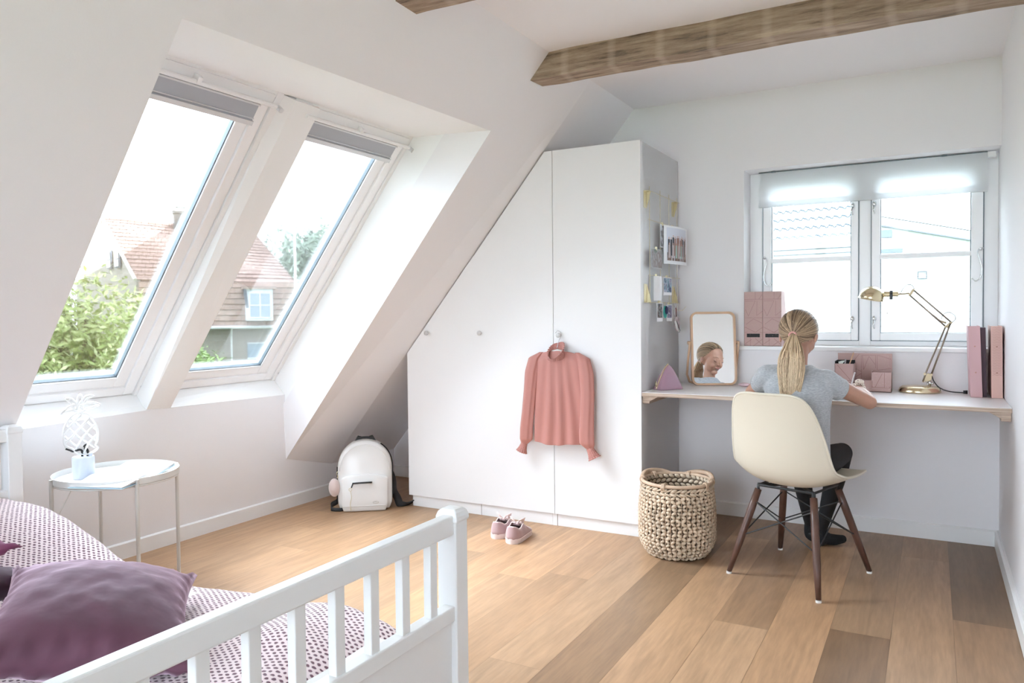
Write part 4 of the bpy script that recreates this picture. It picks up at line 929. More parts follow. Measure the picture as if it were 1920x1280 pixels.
b.tube(pts, .0065, 8); 
for s_ in (-1, 1): b.cyl(mp_(s_*(MW/2-.002), .235, 0), mp_(s_*(MW/2+.018), .235, 0), .010, seg=14)
b.build('stand', OAKF, mi, smooth=True)

# ------------------------------------------------------------------ cosmetic bag, eraser
PVC = mat('glossy_mauve_vinyl', (.42, .25, .33), .18, coat=.6)
cb_ = thing('cosmetic_bag', (-1.215, 3.90, .748), 'glossy mauve triangular cosmetic bag on the left end of the desk', 'bag')
b = B(); A0 = Vector((-1.218, 3.895, .748)); ua = Vector((.55, .83, 0)).normalized(); va = Vector((.83, -.55, 0)).normalized(); R = []
for i in range(15):
    f = i/14; hw = .092*(1-f)**.75+.004; hd = .043*(1-f)**.6+.004
    r = []
    for j in range(32):
        th = 2*pi*j/32; r.append(A0+ua*((abs(cos(th))**.5)*(1 if cos(th) > 0 else -1)*hw*.82)+va*((abs(sin(th))**.5)*(1 if sin(th) > 0 else -1)*hd)+Vector((0, 0, .128*f)))
    R.append(r)
b.loft(R); b.build('body', PVC, cb_, smooth=True)
b = B(); b.tube([A0-ua*(.076*(1-f)**.75+.004)-va*0+Vector((0, 0, .128*f+.002)) for f in [i/10 for i in range(11)]]+[A0+Vector((0, 0, .132))], .0035, 8); b.obox(A0-ua*.084+va*.006+Vector((0, 0, .030)), (ua*.003, va*.004, (0, 0, .014))); b.build('zip', BRASS, cb_, smooth=True)
b = B(); b.ell((-.885, 4.19, .758), .034, .020, .0105, nu=20, nv=12); b.build('pencil_eraser', mat('pale_pink_clay', (.74, .55, .60), .5, var=.15, vscale=40), smooth=True, label='small pale pink pebble-shaped eraser on the desk right of the mirror', cat='eraser')

# ------------------------------------------------------------------ pink patterned stationery
PINK = mat('dusty_pink_card', (.52, .355, .33), .7, bump=.1, bscale=300); COPL = mat('copper_foil_line', (.30, .16, .14), .35, metal=.3); FLEK = mat('silver_fleck', (.9, .84, .80), .3); BLKC = mat('black_card_inside', (.02, .02, .022), .7)
def lines(b, o, u, v, segs, w_=.0009, n_=None):
    o, u, v = Vector(o), Vector(u), Vector(v); n_ = (Vector(n_) if n_ else u.cross(v)).normalized()
    for x0, y0, x1, y1 in segs:
        p, q = o+u*x0+v*y0, o+u*x1+v*y1; d = (q-p); s_ = d.cross(n_).normalized()*w_; b.quad(p-s_+n_*.0004, p+s_+n_*.0004, q+s_+n_*.0004, q-s_+n_*.0004)
def flecks(b, o, u, v, k, seed, n_, s=.0011):
    rn = random.Random(seed); o, u, v, n_ = Vector(o), Vector(u), Vector(v), Vector(n_)
    for _ in range(k):
        c = o+u*rn.random()+v*rn.random()+n_*.0006; a = u.normalized()*s*rn.uniform(.5, 1); e = v.normalized()*s*rn.uniform(.5, 1); b.quad(c-a, c-e, c+a, c+e)
SEG = [(0, .86, 1, .86), (.05, .83, .6, .83), (.6, .83, .22, .55), (.22, .55, .05, .68), (.70, .83, .68, .56), (.68, .56, 1, .64), (.05, .52, .98, .52), (.1, .40, .5, .50), (.5, .50, .98, .42), (.02, .35, .6, .25), (.6, .25, 1, .34), (0, .25, 1, .25), (.05, .04, .4, .12), (.33, 0, .33, .16), (.5, .0, .98, .12), (.6, .14, 1, .02), (.8, .86, .98, .95), (.6, .86, .6, 1)]
for k, x in enumerate((-.914, -.8145)):
    y0, y1, z0, z1 = 4.3235, 4.484, .9625, 1.262; w_ = .0965
    lab = ['pink card magazine holder with copper lines, left one on the window sill', 'pink card magazine holder with copper lines, right one behind the girl\'s head'][k]
    mg = thing('magazine_holder', (x+w_/2, 4.40, z0), lab, 'magazine holder', 'pink magazine holders')
    b = B(); t_ = .002
    b.box(x, x+w_, y0, y0+t_, z0, z0+.048).box(x, x+w_, y0, y0+t_, z0+.068, z1).box(x, x+.012, y0, y0+t_, z0+.048, z0+.068).box(x+w_-.014, x+w_, y0, y0+t_, z0+.048, z0+.068)
    for xx in (x, x+w_-t_): b.prism([(xx, y0+t_, z0), (xx, y1, z0), (xx, y1, z0+.16), (xx, y1-.06, z1), (xx, y0+t_, z1)], (t_, 0, 0))
    b.box(x, x+w_, y0, y1, z0, z0+t_).box(x, x+w_, y1-t_, y1, z0, z0+.16); b.build('card_box', PINK, mg)
    b = B(); b.box(x+.004, x+w_-.004, y0+.004, y0+.008, z0+.004, z1-.01); b.build('inner_folder', BLKC, mg)
    b = B(); lines(b, (x, y0, z0), (w_, 0, 0), (0, 0, z1-z0), SEG, n_=(0, -1, 0)); b.quad((x-.0012, y0-.0006, z0), (x+.0006, y0-.0006, z0), (x+.0006, y0-.0006, z1), (x-.0012, y0-.0006, z1)); b.build('foil_pattern', COPL, mg, clean=False)
    b = B(); flecks(b, (x, y0, z0), (w_, 0, 0), (0, 0, z1-z0), 55, k+2, (0, -1, 0)); b.build('fleck_pattern', FLEK, mg, clean=False, kind='stuff')
# desk organiser
ox0, ox1, oy0, oy1, oz = -.425, -.174, 4.150, 4.245, .748
og = thing('desk_organiser', ((ox0+ox1)/2, 4.2, oz), 'pink patterned card desk organiser with pen cup at the girl\'s right', 'desk organiser')
b = B(); t_ = .002
b.box(ox0, ox1, oy1-.003, oy1, oz, oz+.187).box(ox0, ox1, oy0, oy1, oz, oz+.003)
b.box(ox0, ox1, oy0, oy0+t_, oz, oz+.022); b.box(ox0+.085, ox1-.088, oy0+.004, oy0+.006, oz, oz+.056)
b.box(ox1-.089, ox1, oy0+.001, oy0+.003, oz, oz+.098).box(ox1-.089, ox1-.087, oy0, oy1, oz, oz+.098).box(ox1-.002, ox1, oy0, oy1, oz, oz+.098)
b.prism([(ox1-.002, oy0+.05, oz), (ox1-.002, oy1, oz), (ox1-.002, oy1, oz+.187), (ox1-.002, oy1-.02, oz+.187)], (.002, 0, 0)); b.build('card_body', PINK, og)
b = B(); cx0, cx1 = ox0-.006, ox0+.084
b.box(cx0, cx1, oy0-.004, oy0-.002, oz, oz+.138).box(cx0, cx0+t_, oy0-.004, oy1-.006, oz, oz+.138).box(cx1-t_, cx1, oy0-.004, oy1-.006, oz, oz+.138).box(cx0, cx1, oy1-.008, oy1-.006, oz, oz+.138); b.build('pen_cup', PINK, og)
b = B(); b.box(cx0+.003, cx1-.003, oy0, oy1-.01, oz+.004, oz+.130); b.box(cx0+.002, cx1-.002, oy1-.012, oy1-.0085, oz+.13, oz+.152).box(cx0+.001, cx0+.003, oy0, oy1-.01, oz+.13, oz+.150); b.build('cup_lining', BLKC, og)
b = B(); OS = [(.40, .98, .28, .75), (.44, .95, .44, .3), (.46, .95, .48, .55), (.46, .95, .70, .95), (.70, .95, .70, .6), (.48, .55, .58, .92), (.58, .92, .69, .7), (.73, .96, .73, .55), (.74, .95, .98, .85), (.3, .6, .44, .5), (.28, .3, .44, .45), (.74, .55, .98, .6)]
lines(b, (ox0, oy1-.003, oz), (.251, 0, 0), (0, 0, .187), OS, n_=(0, -1, 0)); b.build('foil_pattern', COPL, og, clean=False); b = B(); lines(b, (cx0, oy0-.004, oz), (.09, 0, 0), (0, 0, .138), [(.1, .98, .95, .3), (.3, .38, .95, .38), (.95, 0, .95, .4), (.1, .1, .9, .35)], n_=(0, -1, 0)); b.build('foil_pattern', COPL, og, clean=False); b = B(); lines(b, (ox1-.089, oy0+.001, oz), (.089, 0, 0), (0, 0, .098), [(.55, .95, .2, .25), (.66, .98, .66, .2), (0, .25, 1, .22), (.6, .0, .98, .3), (.05, .6, .05, .2)], n_=(0, -1, 0)); b.build('foil_pattern', COPL, og, clean=False)
b = B(); flecks(b, (ox1-.089, oy0+.001, oz), (.089, 0, 0), (0, 0, .098), 50, 9, (0, -1, 0)); flecks(b, (ox0, oy0, oz), (.251, 0, 0), (0, 0, .022), 30, 8, (0, -1, 0)); flecks(b, (ox0+.08, oy1-.003, oz+.05), (.17, 0, 0), (0, 0, .13), 40, 4, (0, -1, 0)); b.build('fleck_pattern', FLEK, og, clean=False, kind='stuff')
b = B(); b.tube([(-.365, 4.175, .882), (-.348, 4.19, .935)], .0032, 6); b.cyl((-.348, 4.19, .935), (-.3455, 4.192, .944), .0032, .0006, 6); b.build('pencil', mat('wooden_pencil', (.66, .42, .26), .5), label='thin wooden pencil standing in the pink pen cup', cat='pencil')
b = B(); b.tube([(-.385, 4.17, .882), (-.383, 4.18, .905)], .004, 8); b.build('marker_pen', mat('silver_grey_pen', (.42, .42, .44), .3, metal=.6), label='short grey pen standing beside the pencil in the pink cup', cat='pen')
b = B(); b.prism([(-.415, 4.168, .882), (-.398, 4.168, .882), (-.385, 4.17, .900), (-.40, 4.17, .899), (-.416, 4.17, .894)], (0, .006, 0)); b.build('pencil_sharpener', mat('mint_white_plastic', (.72, .80, .74), .3), label='small white and mint sharpener on top of the pink pen cup', cat='sharpener', bevel=.001)

# ring binders at the right wall
HB = mat('mauve_pink_binder', (.58, .36, .37), .6, bump=.1, bscale=300); RNG = mat('binder_inside_dark', (.07, .035, .05), .6); CHV = mat('rose_chevron_ink', (.40, .22, .20), .5)
def binder(x0, w_, lean, label, base, pattern):
    y0, D_, H_ = 4.072, .235, .328; r = thing('ring_binder', (x0+w_/2, 4.18, .748), label, 'ring binder', 'ring binders by the wall')
    def P(x, y, z): return Vector((x0+x+lean*(z/H_), y0+y, .748+z))
    b = B()
    for (xa, xb, ya, yb_) in ((0, w_, 0, .003), (0, .003, .003, D_), (w_-.003, w_, .003, D_)):
        b.add([P(xa, ya, 0), P(xb, ya, 0), P(xb, yb_, 0), P(xa, yb_, 0), P(xa, ya, H_), P(xb, ya, H_), P(xb, yb_, H_), P(xa, yb_, H_)], [(3, 2, 1, 0), (4, 5, 6, 7), (0, 1, 5, 4), (1, 2, 6, 5), (2, 3, 7, 6), (3, 0, 4, 7)])
    b.build('cover', base, r, bevel=.001)
    b = B(); q = [P(.004, .02, .006), P(w_-.006, .02, .006), P(w_-.006, D_-.02, .006), P(.004, D_-.02, .006)]; q2 = [P(.004, .02, H_-.012), P(w_-.006, .02, H_-.012), P(w_-.006, D_-.02, H_-.012), P(.004, D_-.02, H_-.012)]
    b.add(q+q2, [(3, 2, 1, 0), (4, 5, 6, 7), (0, 1, 5, 4), (1, 2, 6, 5), (2, 3, 7, 6), (3, 0, 4, 7)]); b.build('pages', PAGE, r)
    for zz in (.115, .235): b = B(); b.cyl(P(w_/2, .001, zz), P(w_/2, -.0025, zz), .0038, seg=10); b.build('rivet', mat('copper_rivet', (.45, .25, .2), .3, metal=.8), r)
    if pattern:
        b = B(); nst = 30
        for k in range(nst):
            z = H_-.006-k*.0074
            if z < .105: break
            for xa in (w_*.10, w_*.5):
                ww = w_*.2; lines(b, P(xa, 0, z-.004), (ww, 0, 0), (0, 0, .004), [(0, 0, 1, 1), (1, 1, 2, 0)], .0007, (0, -1, 0))
        b.build('chevron_pattern', CHV, r, clean=False)
    return r, P
binder(.157, .047, -.012, 'plain mauve-pink ring binder standing left on the desk end', HB, False)
r2, P2 = binder(.238, .044, -.004, 'pink ring binder with chevron pattern against the right wall', mat('blush_binder', (.66, .42, .36), .6), True)
b = B(); b.prism([(.206, 4.10, .748), (.222, 4.10, .748), (.215, 4.10, 1.068), (.194, 4.10, 1.068)], (0, .19, 0)); b.build('paper_folder', RNG, label='dark folder of papers wedged between the two pink binders', cat='folder')
b = B(); b.tube([Vector((.274+.004*sin(a_), 4.30+.012, .94+.028*cos(a_))) + Vector((.010*sin(a_), -.02, 0)) for a_ in [pi*i/12 for i in range(13)]], .0022, 6); b.build('power_cable', BLACKP, label='black cable loop hanging behind the chevron binder', cat='cable', smooth=True)

# ------------------------------------------------------------------ brass desk lamp
LY = 4.232
JNT = mat('satin_brass_joint', (.52, .42, .28), .5, metal=.7)
lp_ = thing('desk_lamp', (-.052, LY, .748), 'brass articulated desk lamp on the right half of the desk', 'desk lamp')
b = B(); b.lathe([(.001, 0), (.088, 0), (.093, .003), (.094, .010), (.088, .022), (.078, .030), (.001, .032)], (-.052, LY, .748), 48); b.build('base', BRASS, lp_, auto=50)
b = B(); b.cyl((-.008, LY, .778), (-.008, LY, .812), .0055); b.cyl((-.018, LY, .778), (-.018, LY, .798), .003); b.ell((.004, LY-.003, .793), .006); b.cyl((-.008, LY, .793), (.004, LY-.003, .793), .003); b.build('post', CHROME, lp_, smooth=True)
b = B(); b.prism([(-.030, LY-.008, .800), (-.004, LY-.008, .806), (.004, LY-.008, .838), (-.020, LY-.008, .842), (-.034, LY-.008, .815)], (0, .016, 0)); b.cyl((-.030, LY-.014, .838), (-.030, LY+.014, .838), .006); b.cyl((-.002, LY-.014, .836), (-.002, LY+.014, .836), .006); b.cyl((-.036, LY-.012, .802), (-.036, LY+.012, .802), .004); b.build('lower_joint', JNT, lp_, bevel=.001)
ARM = mat('satin_nickel_brass', (.30, .24, .19), .45, metal=.8)
for y_ in (-.009, .009):
    b = B(); b.tube([(-.038, LY+y_, .802), (-.028, LY+y_, .838), (.057, LY+y_, 1.071)], .0038, 8); b.tube([(-.002, LY+y_, .836), (.078, LY+y_, 1.088)], .0038, 8); b.build('lower_arm', ARM, lp_, smooth=True)
    b = B(); b.tube([(.057, LY+y_, 1.071), (-.100, LY+y_, 1.228)], .0038, 8); b.tube([(.080, LY+y_, 1.092), (-.080, LY+y_, 1.250)], .0038, 8); b.build('upper_arm', ARM, lp_, smooth=True)
b = B(); b.prism([(.050, LY-.006, 1.066), (.066, LY-.006, 1.064), (.088, LY-.006, 1.090), (.078, LY-.006, 1.098)], (0, .012, 0)); b.cyl((.057, LY-.014, 1.071), (.057, LY+.014, 1.071), .005); b.cyl((.079, LY-.014, 1.090), (.079, LY+.014, 1.090), .005); b.tube([(.0, LY, 1.128), (.03, LY, 1.10), (.06, LY, 1.088)], .005, 8); b.build('elbow_joint', JNT, lp_, bevel=.001)
b = B(); b.prism([(-.105, LY-.006, 1.222), (-.093, LY-.006, 1.222), (-.074, LY-.006, 1.252), (-.086, LY-.006, 1.256)], (0, .012, 0)); b.cyl((-.098, LY-.013, 1.227), (-.098, LY+.013, 1.227), .005); b.cyl((-.080, LY-.013, 1.251), (-.080, LY+.013, 1.251), .005); b.tube([(-.098, LY, 1.235), (-.13, LY, 1.232), (-.150, LY, 1.232)], .004, 8); b.build('head_joint', JNT, lp_, bevel=.001)
sh_ax = Vector((-.97, 0, .10)).normalized(); sc_ = Vector((-.205, LY, 1.234))
b = B(); b.cyl((-.148, LY, 1.232), (-.172, LY, 1.233), .013, seg=20); b.cyl((-.185, LY, 1.233), (-.212, LY, 1.234), .014, seg=20); b.build('socket', BRASS, lp_, smooth=False)
b = B(); b.cyl((-.172, LY, 1.233), (-.186, LY, 1.233), .0155, seg=18); b.obox((-.179, LY-.014, 1.228), ((.007, 0, 0), (0, .004, 0), (0, 0, .022))); b.ell((-.179, LY-.019, 1.237), .004); b.build('switch', BLACKP, lp_, bevel=.002)
b = B(); b.tube([(-.196, LY-.012, 1.222), (-.196, LY-.012, 1.140)], .0009, 6); b.ell((-.196, LY-.012, 1.137), .0035, .0035, .005); b.build('pull_rod', CHROME, lp_, smooth=True)
# half dome shade opening downwards, tilted
zax = Vector((.20, -.10, 1)).normalized(); xax = Vector((1, 0, -.20)).normalized(); yax = zax.cross(xax)
b = B(); Rr = .060; prof = [(Rr*cos(a_)+.001, Rr*1.02*sin(a_)) for a_ in [radians(i*6) for i in range(0, 16)]]; prof2 = [(max(.0006, r_-.0015), z_-.001) for r_, z_ in prof[::-1]]
b.lathe([(Rr+.003, -.004), (Rr+.003, 0)]+prof+prof2+[(Rr-.001, -.004)], (-.268, LY, 1.212), 40, (xax, yax, zax)); b.build('shade', BRASS, lp_, smooth=True)
b = B(); b.ell(Vector((-.250, LY, 1.222)), .018, .018, .020); b.build('bulb', mat('opal_bulb', (.85, .85, .82), .3), lp_, smooth=True)
b = B(); b.tube(spl([(-.150, LY, 1.228), (-.14, LY, 1.232), (-.125, LY, 1.262), (-.105, LY, 1.278), (-.085, LY, 1.272), (-.078, LY, 1.252)]), .0017, 6); b.tube(spl([(.04, LY+.006, 1.11), (.046, LY, 1.128), (.070, LY, 1.140), (.094, LY, 1.125), (.098, LY, 1.105), (.082, LY, 1.090)]), .0017, 6); b.build('arm_cable', mat('grey_cable', (.14, .13, .13), .5), lp_, smooth=True)
b = B(); b.tube(spl([(.0, LY, .830), (.010, LY-.004, .802), (.035, LY-.004, .772), (.08, LY-.006, .756), (.135, LY-.008, .754), (.150, LY-.008, .755)]), .0026, 8); b.cyl((.132, LY-.008, .757), (.150, LY-.008, .757), .008, .009, 10); b.build('mains_cable', BLACKP, lp_, smooth=True)

# ------------------------------------------------------------------ gold wire photo rack on the wardrobe side
WXS = -1.293
rk = thing('wire_photo_rack', (WXS+.01, 4.0, 1.04), 'gold wire memo rack hung on the side of the wardrobe', 'photo rack')
gx = WXS+.022
b = B()
for y_, z0 in ((3.762, 1.195), (3.937, 1.195), (4.090, 1.195), (4.240, 1.195)): b.tube([(gx, y_, z0), (gx, y_, 1.800)], .0013, 6)
for z_ in (1.776, 1.628, 1.345, 1.205): b.tube([(gx+.002, 3.735, z_), (gx+.002, 4.285, z_)], .0013, 6)
b.build('wire_grid', GOLDW, rk)
for y_, z0, z1 in ((3.755, 1.69, 1.775), (4.23, 1.695, 1.775), (3.755, 1.205, 1.30), (4.23, 1.205, 1.30)):
    b = B(); b.box(WXS+.0005, WXS+.002, y_-.022, y_+.022, z0, z1)
    zt_ = z1 if z0 > 1.5 else z0; zf = z0 if z0 > 1.5 else z1
    b.prism([(WXS+.002, y_+.02, zf), (WXS+.002, y_+.02, zt_), (gx+.003, y_+.02, zt_)], (0, .0015, 0)); b.box(WXS+.002, gx+.003, y_-.02, y_+.02, zt_-.001, zt_+.001); b.build('bracket', GOLDW, rk)
b = B(); b.tube([(gx, 4.24, 1.20), (gx, 4.24, 1.165), (gx+.02, 4.27, 1.162), (gx+.035, 4.29, 1.185)], .0013, 6); b.build('hook', GOLDW, rk, smooth=True)
PHW = mat('photo_paper', (.82, .83, .86), .35)
def artmat(name, cols, scale, seed, stretch=(1, 1, 1)):
    m, t, b_ = newmat(name); L = t.links; tc = N(t, 'ShaderNodeTexCoord'); mp = N(t, 'ShaderNodeMapping'); mp.inputs['Scale'].default_value = stretch; mp.inputs['Location'].default_value = (seed, seed*2, 0); L.new(tc.outputs['Object'], mp.inputs[0])
    n = N(t, 'ShaderNodeTexNoise', Scale=scale, Detail=3.0); L.new(mp.outputs[0], n.inputs['Vector']); r = N(t, 'ShaderNodeValToRGB'); r.color_ramp.elements.remove(r.color_ramp.elements[1])
    for i, c in enumerate(cols):
        p_ = .34+.32*i/max(1, len(cols)-1); e = r.color_ramp.elements[0] if i == 0 else r.color_ramp.elements.new(p_); e.position = p_; e.color = (*c, 1)
    L.new(n.outputs[0], r.inputs[0]); L.new(r.outputs[0], b_.inputs['Base Color']); b_.inputs['Roughness'].default_value = .35; return m
def card(name, y0, y1, z0, z1, x0, x1, img, label, margin=(.004, .004), parts=None, bend=.0):
    r = thing(name, (x0, (y0+y1)/2, z0), label, 'photo')
    def Q(u, v, o=0): xx = x0+(x1-x0)*u+bend*sin(pi*u)+o; return Vector((xx, y0+(y1-y0)*u, z0+(z1-z0)*v))
    n = 10; b = B(); b.loft([[Q(i/n, 0), Q(i/n, 1), Q(i/n, 1, .0008), Q(i/n, 0, .0008)] for i in range(n+1)]); b.build('photo_paper', PHW, r)
    mu, mv = margin; b = B(); vs_ = []; fs = []
    mb_ = mv if not isinstance(mv, tuple) else mv[0]; mt_ = mv if not isinstance(mv, tuple) else mv[1]
    for i in range(n+1): u = mu+(1-2*mu)*i/n; vs_ += [Q(u, mb_, .0013), Q(u, 1-mt_, .0013)]
    for i in range(n): fs.append((2*i, 2*i+2, 2*i+3, 2*i+1))
    b.add(vs_, fs); b.build('image', img, r, clean=False)
    b = B(); b.box(x0-.003, x0+.006, (y0+y1)/2-.006, (y0+y1)/2+.006, z1-.006, z1+.012); b.build('clip', GOLDW, r)
    if parts: parts(r, Q)
    return r
def crowd(r, Q):
    rn = random.Random(4)
    for nm, cols, row in (('standing_figures', [(.02, .02, .03), (.10, .03, .04), (.30, .16, .13), (.02, .02, .03)], 0), ('seated_figures', [(.55, .40, .36), (.35, .48, .42), (.5, .42, .42), (.03, .03, .04)], 1)):
        b = B(); ms = [mat('%s_%d' % (nm, i), c, .5) for i, c in enumerate(cols)]+[mat(nm+'_skin', (.55, .34, .27), .5)]
        k = 11 if row == 0 else 7
        for i in range(k):
            u = .12+.78*(i+.5)/k+rn.uniform(-.01, .01); v0, v1 = (.22, .66+rn.uniform(-.02, .05)) if row == 0 else (.16, .50); w_ = .036
            b.mi = rn.randrange(4); b.quad(Q(u-w_, v0, .0016+row*.0004), Q(u+w_, v0, .0016+row*.0004), Q(u+w_*.8, v1, .0016+row*.0004), Q(u-w_*.8, v1, .0016+row*.0004)); b.mi = 4; b.quad(*[Q(u+.015*cos(a_), v1+.028+.032*sin(a_), .002) for a_ in [i*pi/4 for i in range(8)]])
        b.build(nm, ms, r, clean=False)
SKYG = artmat('group_photo_ground', [(.10, .05, .03), (.22, .12, .09), (.16, .09, .06)], 30, 1)
def grp(r, Q): 
    b = B(); n = 8; vs_ = []; fs = []
    for i in range(n+1): u = .10+.82*i/n; vs_ += [Q(u, .09, .0014), Q(u, .30, .0014)]
    for i in range(n): fs.append((2*i, 2*i+2, 2*i+3, 2*i+1))
    b.add(vs_, fs); b.build('ground_area', SKYG, r, clean=False); crowd(r, Q)
card('group_photo', 3.968, 4.262, 1.415, 1.622, -1.262, -1.222, mat('pale_photo_sky', (.66, .69, .78), .35), 'largest photo on the gold rack, a group of people in dark clothes', (.08, (.09, .05)), grp, bend=.016)
card('photo', 3.925, 3.985, 1.50, 1.622, -1.268, -1.264, artmat('dark_portrait', [(.03, .03, .04), (.14, .13, .14), (.6, .62, .7)], 26, 3), 'narrow dark photo strip half hidden left of the group photo', (.05, .03))
card('photo', 3.772, 3.935, 1.385, 1.484, -1.268, -1.262, artmat('grey_garden_print', [(.03, .05, .02), (.24, .22, .21), (.10, .05, .04), (.42, .40, .40)], 16, 7), 'grey and brown print clipped below left of the group photo', (.02, .02))
card('photo', 3.975, 4.085, 1.245, 1.342, -1.268, -1.255, artmat('blue_seaside_print', [(.05, .07, .16), (.20, .38, .46), (.45, .48, .62), (.09, .05, .11)], 42, 11), 'small blue instant photo on the third bar of the rack', (.06, (.18, .04)))
card('note_card', 3.815, 3.885, 1.215, 1.342, -1.268, -1.245, mat('white_note', (.82, .82, .85), .5), 'curled white paper note on the third bar of the rack', (.03, .03), bend=.012)
card('photo', 3.865, 3.925, 1.105, 1.203, -1.268, -1.256, artmat('brown_instant_print', [(.05, .03, .04), (.25, .30, .30), (.12, .07, .06), (.04, .04, .07)], 45, 15), 'small brown instant photo on the lowest bar of the rack', (.08, (.2, .04)))
card('photo', 4.035, 4.090, 1.105, 1.195, -1.268, -1.256, artmat('pale_instant_print', [(.25, .28, .40), (.10, .06, .12), (.45, .52, .66)], 45, 19), 'small pale blue instant photo on the lowest bar, beside the keyring', (.08, (.2, .04)))
er = thing('tassel_charm', (-1.262, 3.985, 1.12), 'teal and navy half-round charm hanging from the lowest rack bar', 'charm')
b = B(); b.lathe([(.001, 0), (.034, .0005), (.034, .002), (.001, .0025)], (-1.262, 3.985, 1.155), 24, ((0, 1, 0), (0, 0, 1), (1, 0, 0))); b.build('teal_disc', mat('teal_felt', (.05, .42, .38), .7), er)
b = B(); b.lathe([(.001, 0), (.022, .0005), (.022, .002), (.001, .0025)], (-1.258, 3.997, 1.165), 24, ((0, 1, 0), (0, 0, 1), (1, 0, 0))); b.build('navy_disc', mat('navy_felt', (.01, .02, .10), .7), er)
b = B(); b.tube([(-1.262, 3.985, 1.19), (-1.266, 3.985, 1.207)], .0015, 6); b.build('hook', GOLDW, er)
kr = thing('shoe_keyring', (-1.255, 4.16, 1.03), 'keyring with a miniature pink lace-up shoe at the bottom right of the rack', 'keyring')
b = B(); b.tube([Vector((-1.258, 4.165+.022*cos(a_), 1.152+.026*sin(a_))) for a_ in [i*pi/10 for i in range(20)]], .0016, 6, closed=True); b.tube([(-1.262, 4.15, 1.205), (-1.26, 4.155, 1.18)], .0016, 6); b.tube([(-1.262, 4.175, 1.205), (-1.26, 4.185, 1.17)], .0016, 6); b.build('ring', CHROME, kr, smooth=True)
b = B(); b.tube([(-1.256, 4.165, 1.178), (-1.254, 4.166, 1.128)], .005, 8, squash=.4); b.build('leather_tab', mat('red_brown_leather', (.22, .05, .04), .6), kr, smooth=True)
b = B(); ax1 = Vector((0, .72, -.69)).normalized(); ax2 = Vector((0, .69, .72)); c0 = Vector((-1.250, 4.165, 1.082))
b.ell(c0, .048, .026, .014, (ax1, ax2, Vector((1, 0, 0))), 16, 10); b.ell(c0-ax1*.022+ax2*.012, .024, .024, .014, (ax1, ax2, Vector((1, 0, 0))), 12, 8); b.build('mini_shoe', mat('pale_mauve_canvas', (.48, .40, .41), .8, var=.25, vscale=90), kr, smooth=True)
b = B(); b.tube([c0-ax1*.046-ax2*.016+Vector((.004, 0, 0)), c0-ax2*.026+Vector((.006, 0, 0)), c0+ax1*.048-ax2*.008+Vector((.004, 0, 0))], .006, 8, squash=.8); b.build('mini_sole', mat('white_black_sole', (.75, .73, .72), .5), kr, smooth=True)
b = B(); b.tube([c0-ax1*.046-ax2*.010+Vector((.010, 0, 0)), c0-ax2*.019+Vector((.013, 0, 0)), c0+ax1*.046-ax2*.002+Vector((.010, 0, 0))], .0015, 6); b.build('mini_stripe', BLACKP, kr)
# ------------------------------------------------------------------ moulded shell chair
CC = Vector((-.512, 3.50, 0)); cf = Vector((.307, .952, 0)).normalized(); cr = Vector((cf.y, -cf.x, 0))
CREAM = mat('cream_fibreglass_shell', (.68, .63, .52), .4, bump=.04, bscale=60); WAL = mat('dark_walnut_dowel', (.095, .045, .032), .35, var=.25, vscale=30, stretch=(1, 1, .15)); GLIDE = mat('white_glide', (.75, .74, .72), .5)
ch = thing('shell_chair', CC, 'cream moulded shell chair on dark wooden dowel legs at the desk', 'chair')
def cp(l, f, z): return CC+cr*l+cf*f+Vector((0, 0, z))
prof = [(.238, .428, .150, .000), (.226, .440, .185, .004), (.19, .443, .213, .012), (.12, .428, .228, .030), (.04, .412, .233, .046), (-.04, .403, .234, .060), (-.11, .408, .232, .070), (-.165, .432, .228, .070), (-.200, .480, .222, .062), (-.222, .550, .214, .055), (-.238, .620, .204, .048), (-.252, .690, .190, .038), (-.266, .750, .172, .026), (-.276, .788, .148, .016), (-.282, .806, .112, .008), (-.284, .811, .07, .003)]
def crs(P, n):
    out_ = []
    for k in range(len(P)-1):
        a, b_, c, d = P[max(k-1, 0)], P[k], P[k+1], P[min(k+2, len(P)-1)]
        for i in range(n):
            t_ = i/n; out_.append(tuple(.5*((2*b_[j])+(c[j]-a[j])*t_+(2*a[j]-5*b_[j]+4*c[j]-d[j])*t_*t_+(3*b_[j]-3*c[j]+d[j]-a[j])*t_**3) for j in range(len(b_))))
    out_.append(P[-1]); return out_
pf = crs(prof, 4); vs_ = []; fs = []; nl = 32
for k, (f, z, hw, cu) in enumerate(pf):
    p0, p1 = pf[max(k-1, 0)], pf[min(k+1, len(pf)-1)]; tf, tz_ = p1[0]-p0[0], p1[1]-p0[1]; ll = sqrt(tf*tf+tz_*tz_) or 1; nf, nz2 = tz_/ll, -tf/ll   # inward normal (up on the seat, forward on the back)
    for i in range(nl+1):
        u = -1+2*i/nl; c_ = cu*(abs(u)**2.6); rim_ = .010*max(0, (abs(u)-.93)/.07)**2
        vs_.append(cp(u*hw, f+nf*(c_)-nf*rim_*.0, z+nz2*c_))
for k in range(len(pf)-1):
    for i in range(nl): a = k*(nl+1)+i; fs.append((a, a+1, a+nl+2, a+nl+1))
b = B().add(vs_, fs); o = b.build('seat_shell', CREAM, ch, smooth=True); md = o.modifiers.new('t', 'SOLIDIFY'); md.thickness = .0075; md.offset = 0
edge = [vs_[i] for i in range(nl+1)]+[vs_[k*(nl+1)+nl] for k in range(1, len(pf))]+[vs_[(len(pf)-1)*(nl+1)+i] for i in range(nl-1, -1, -1)]+[vs_[k*(nl+1)] for k in range(len(pf)-2, 0, -1)]
b = B(); b.tube(edge, .0058, 8, closed=True); b.build('rim', CREAM, ch, smooth=True)
feet = {'bl': (-.779, 3.362), 'br': (-.388, 3.181), 'fr': (-.236, 3.643), 'fl': (-.638, 3.810)}
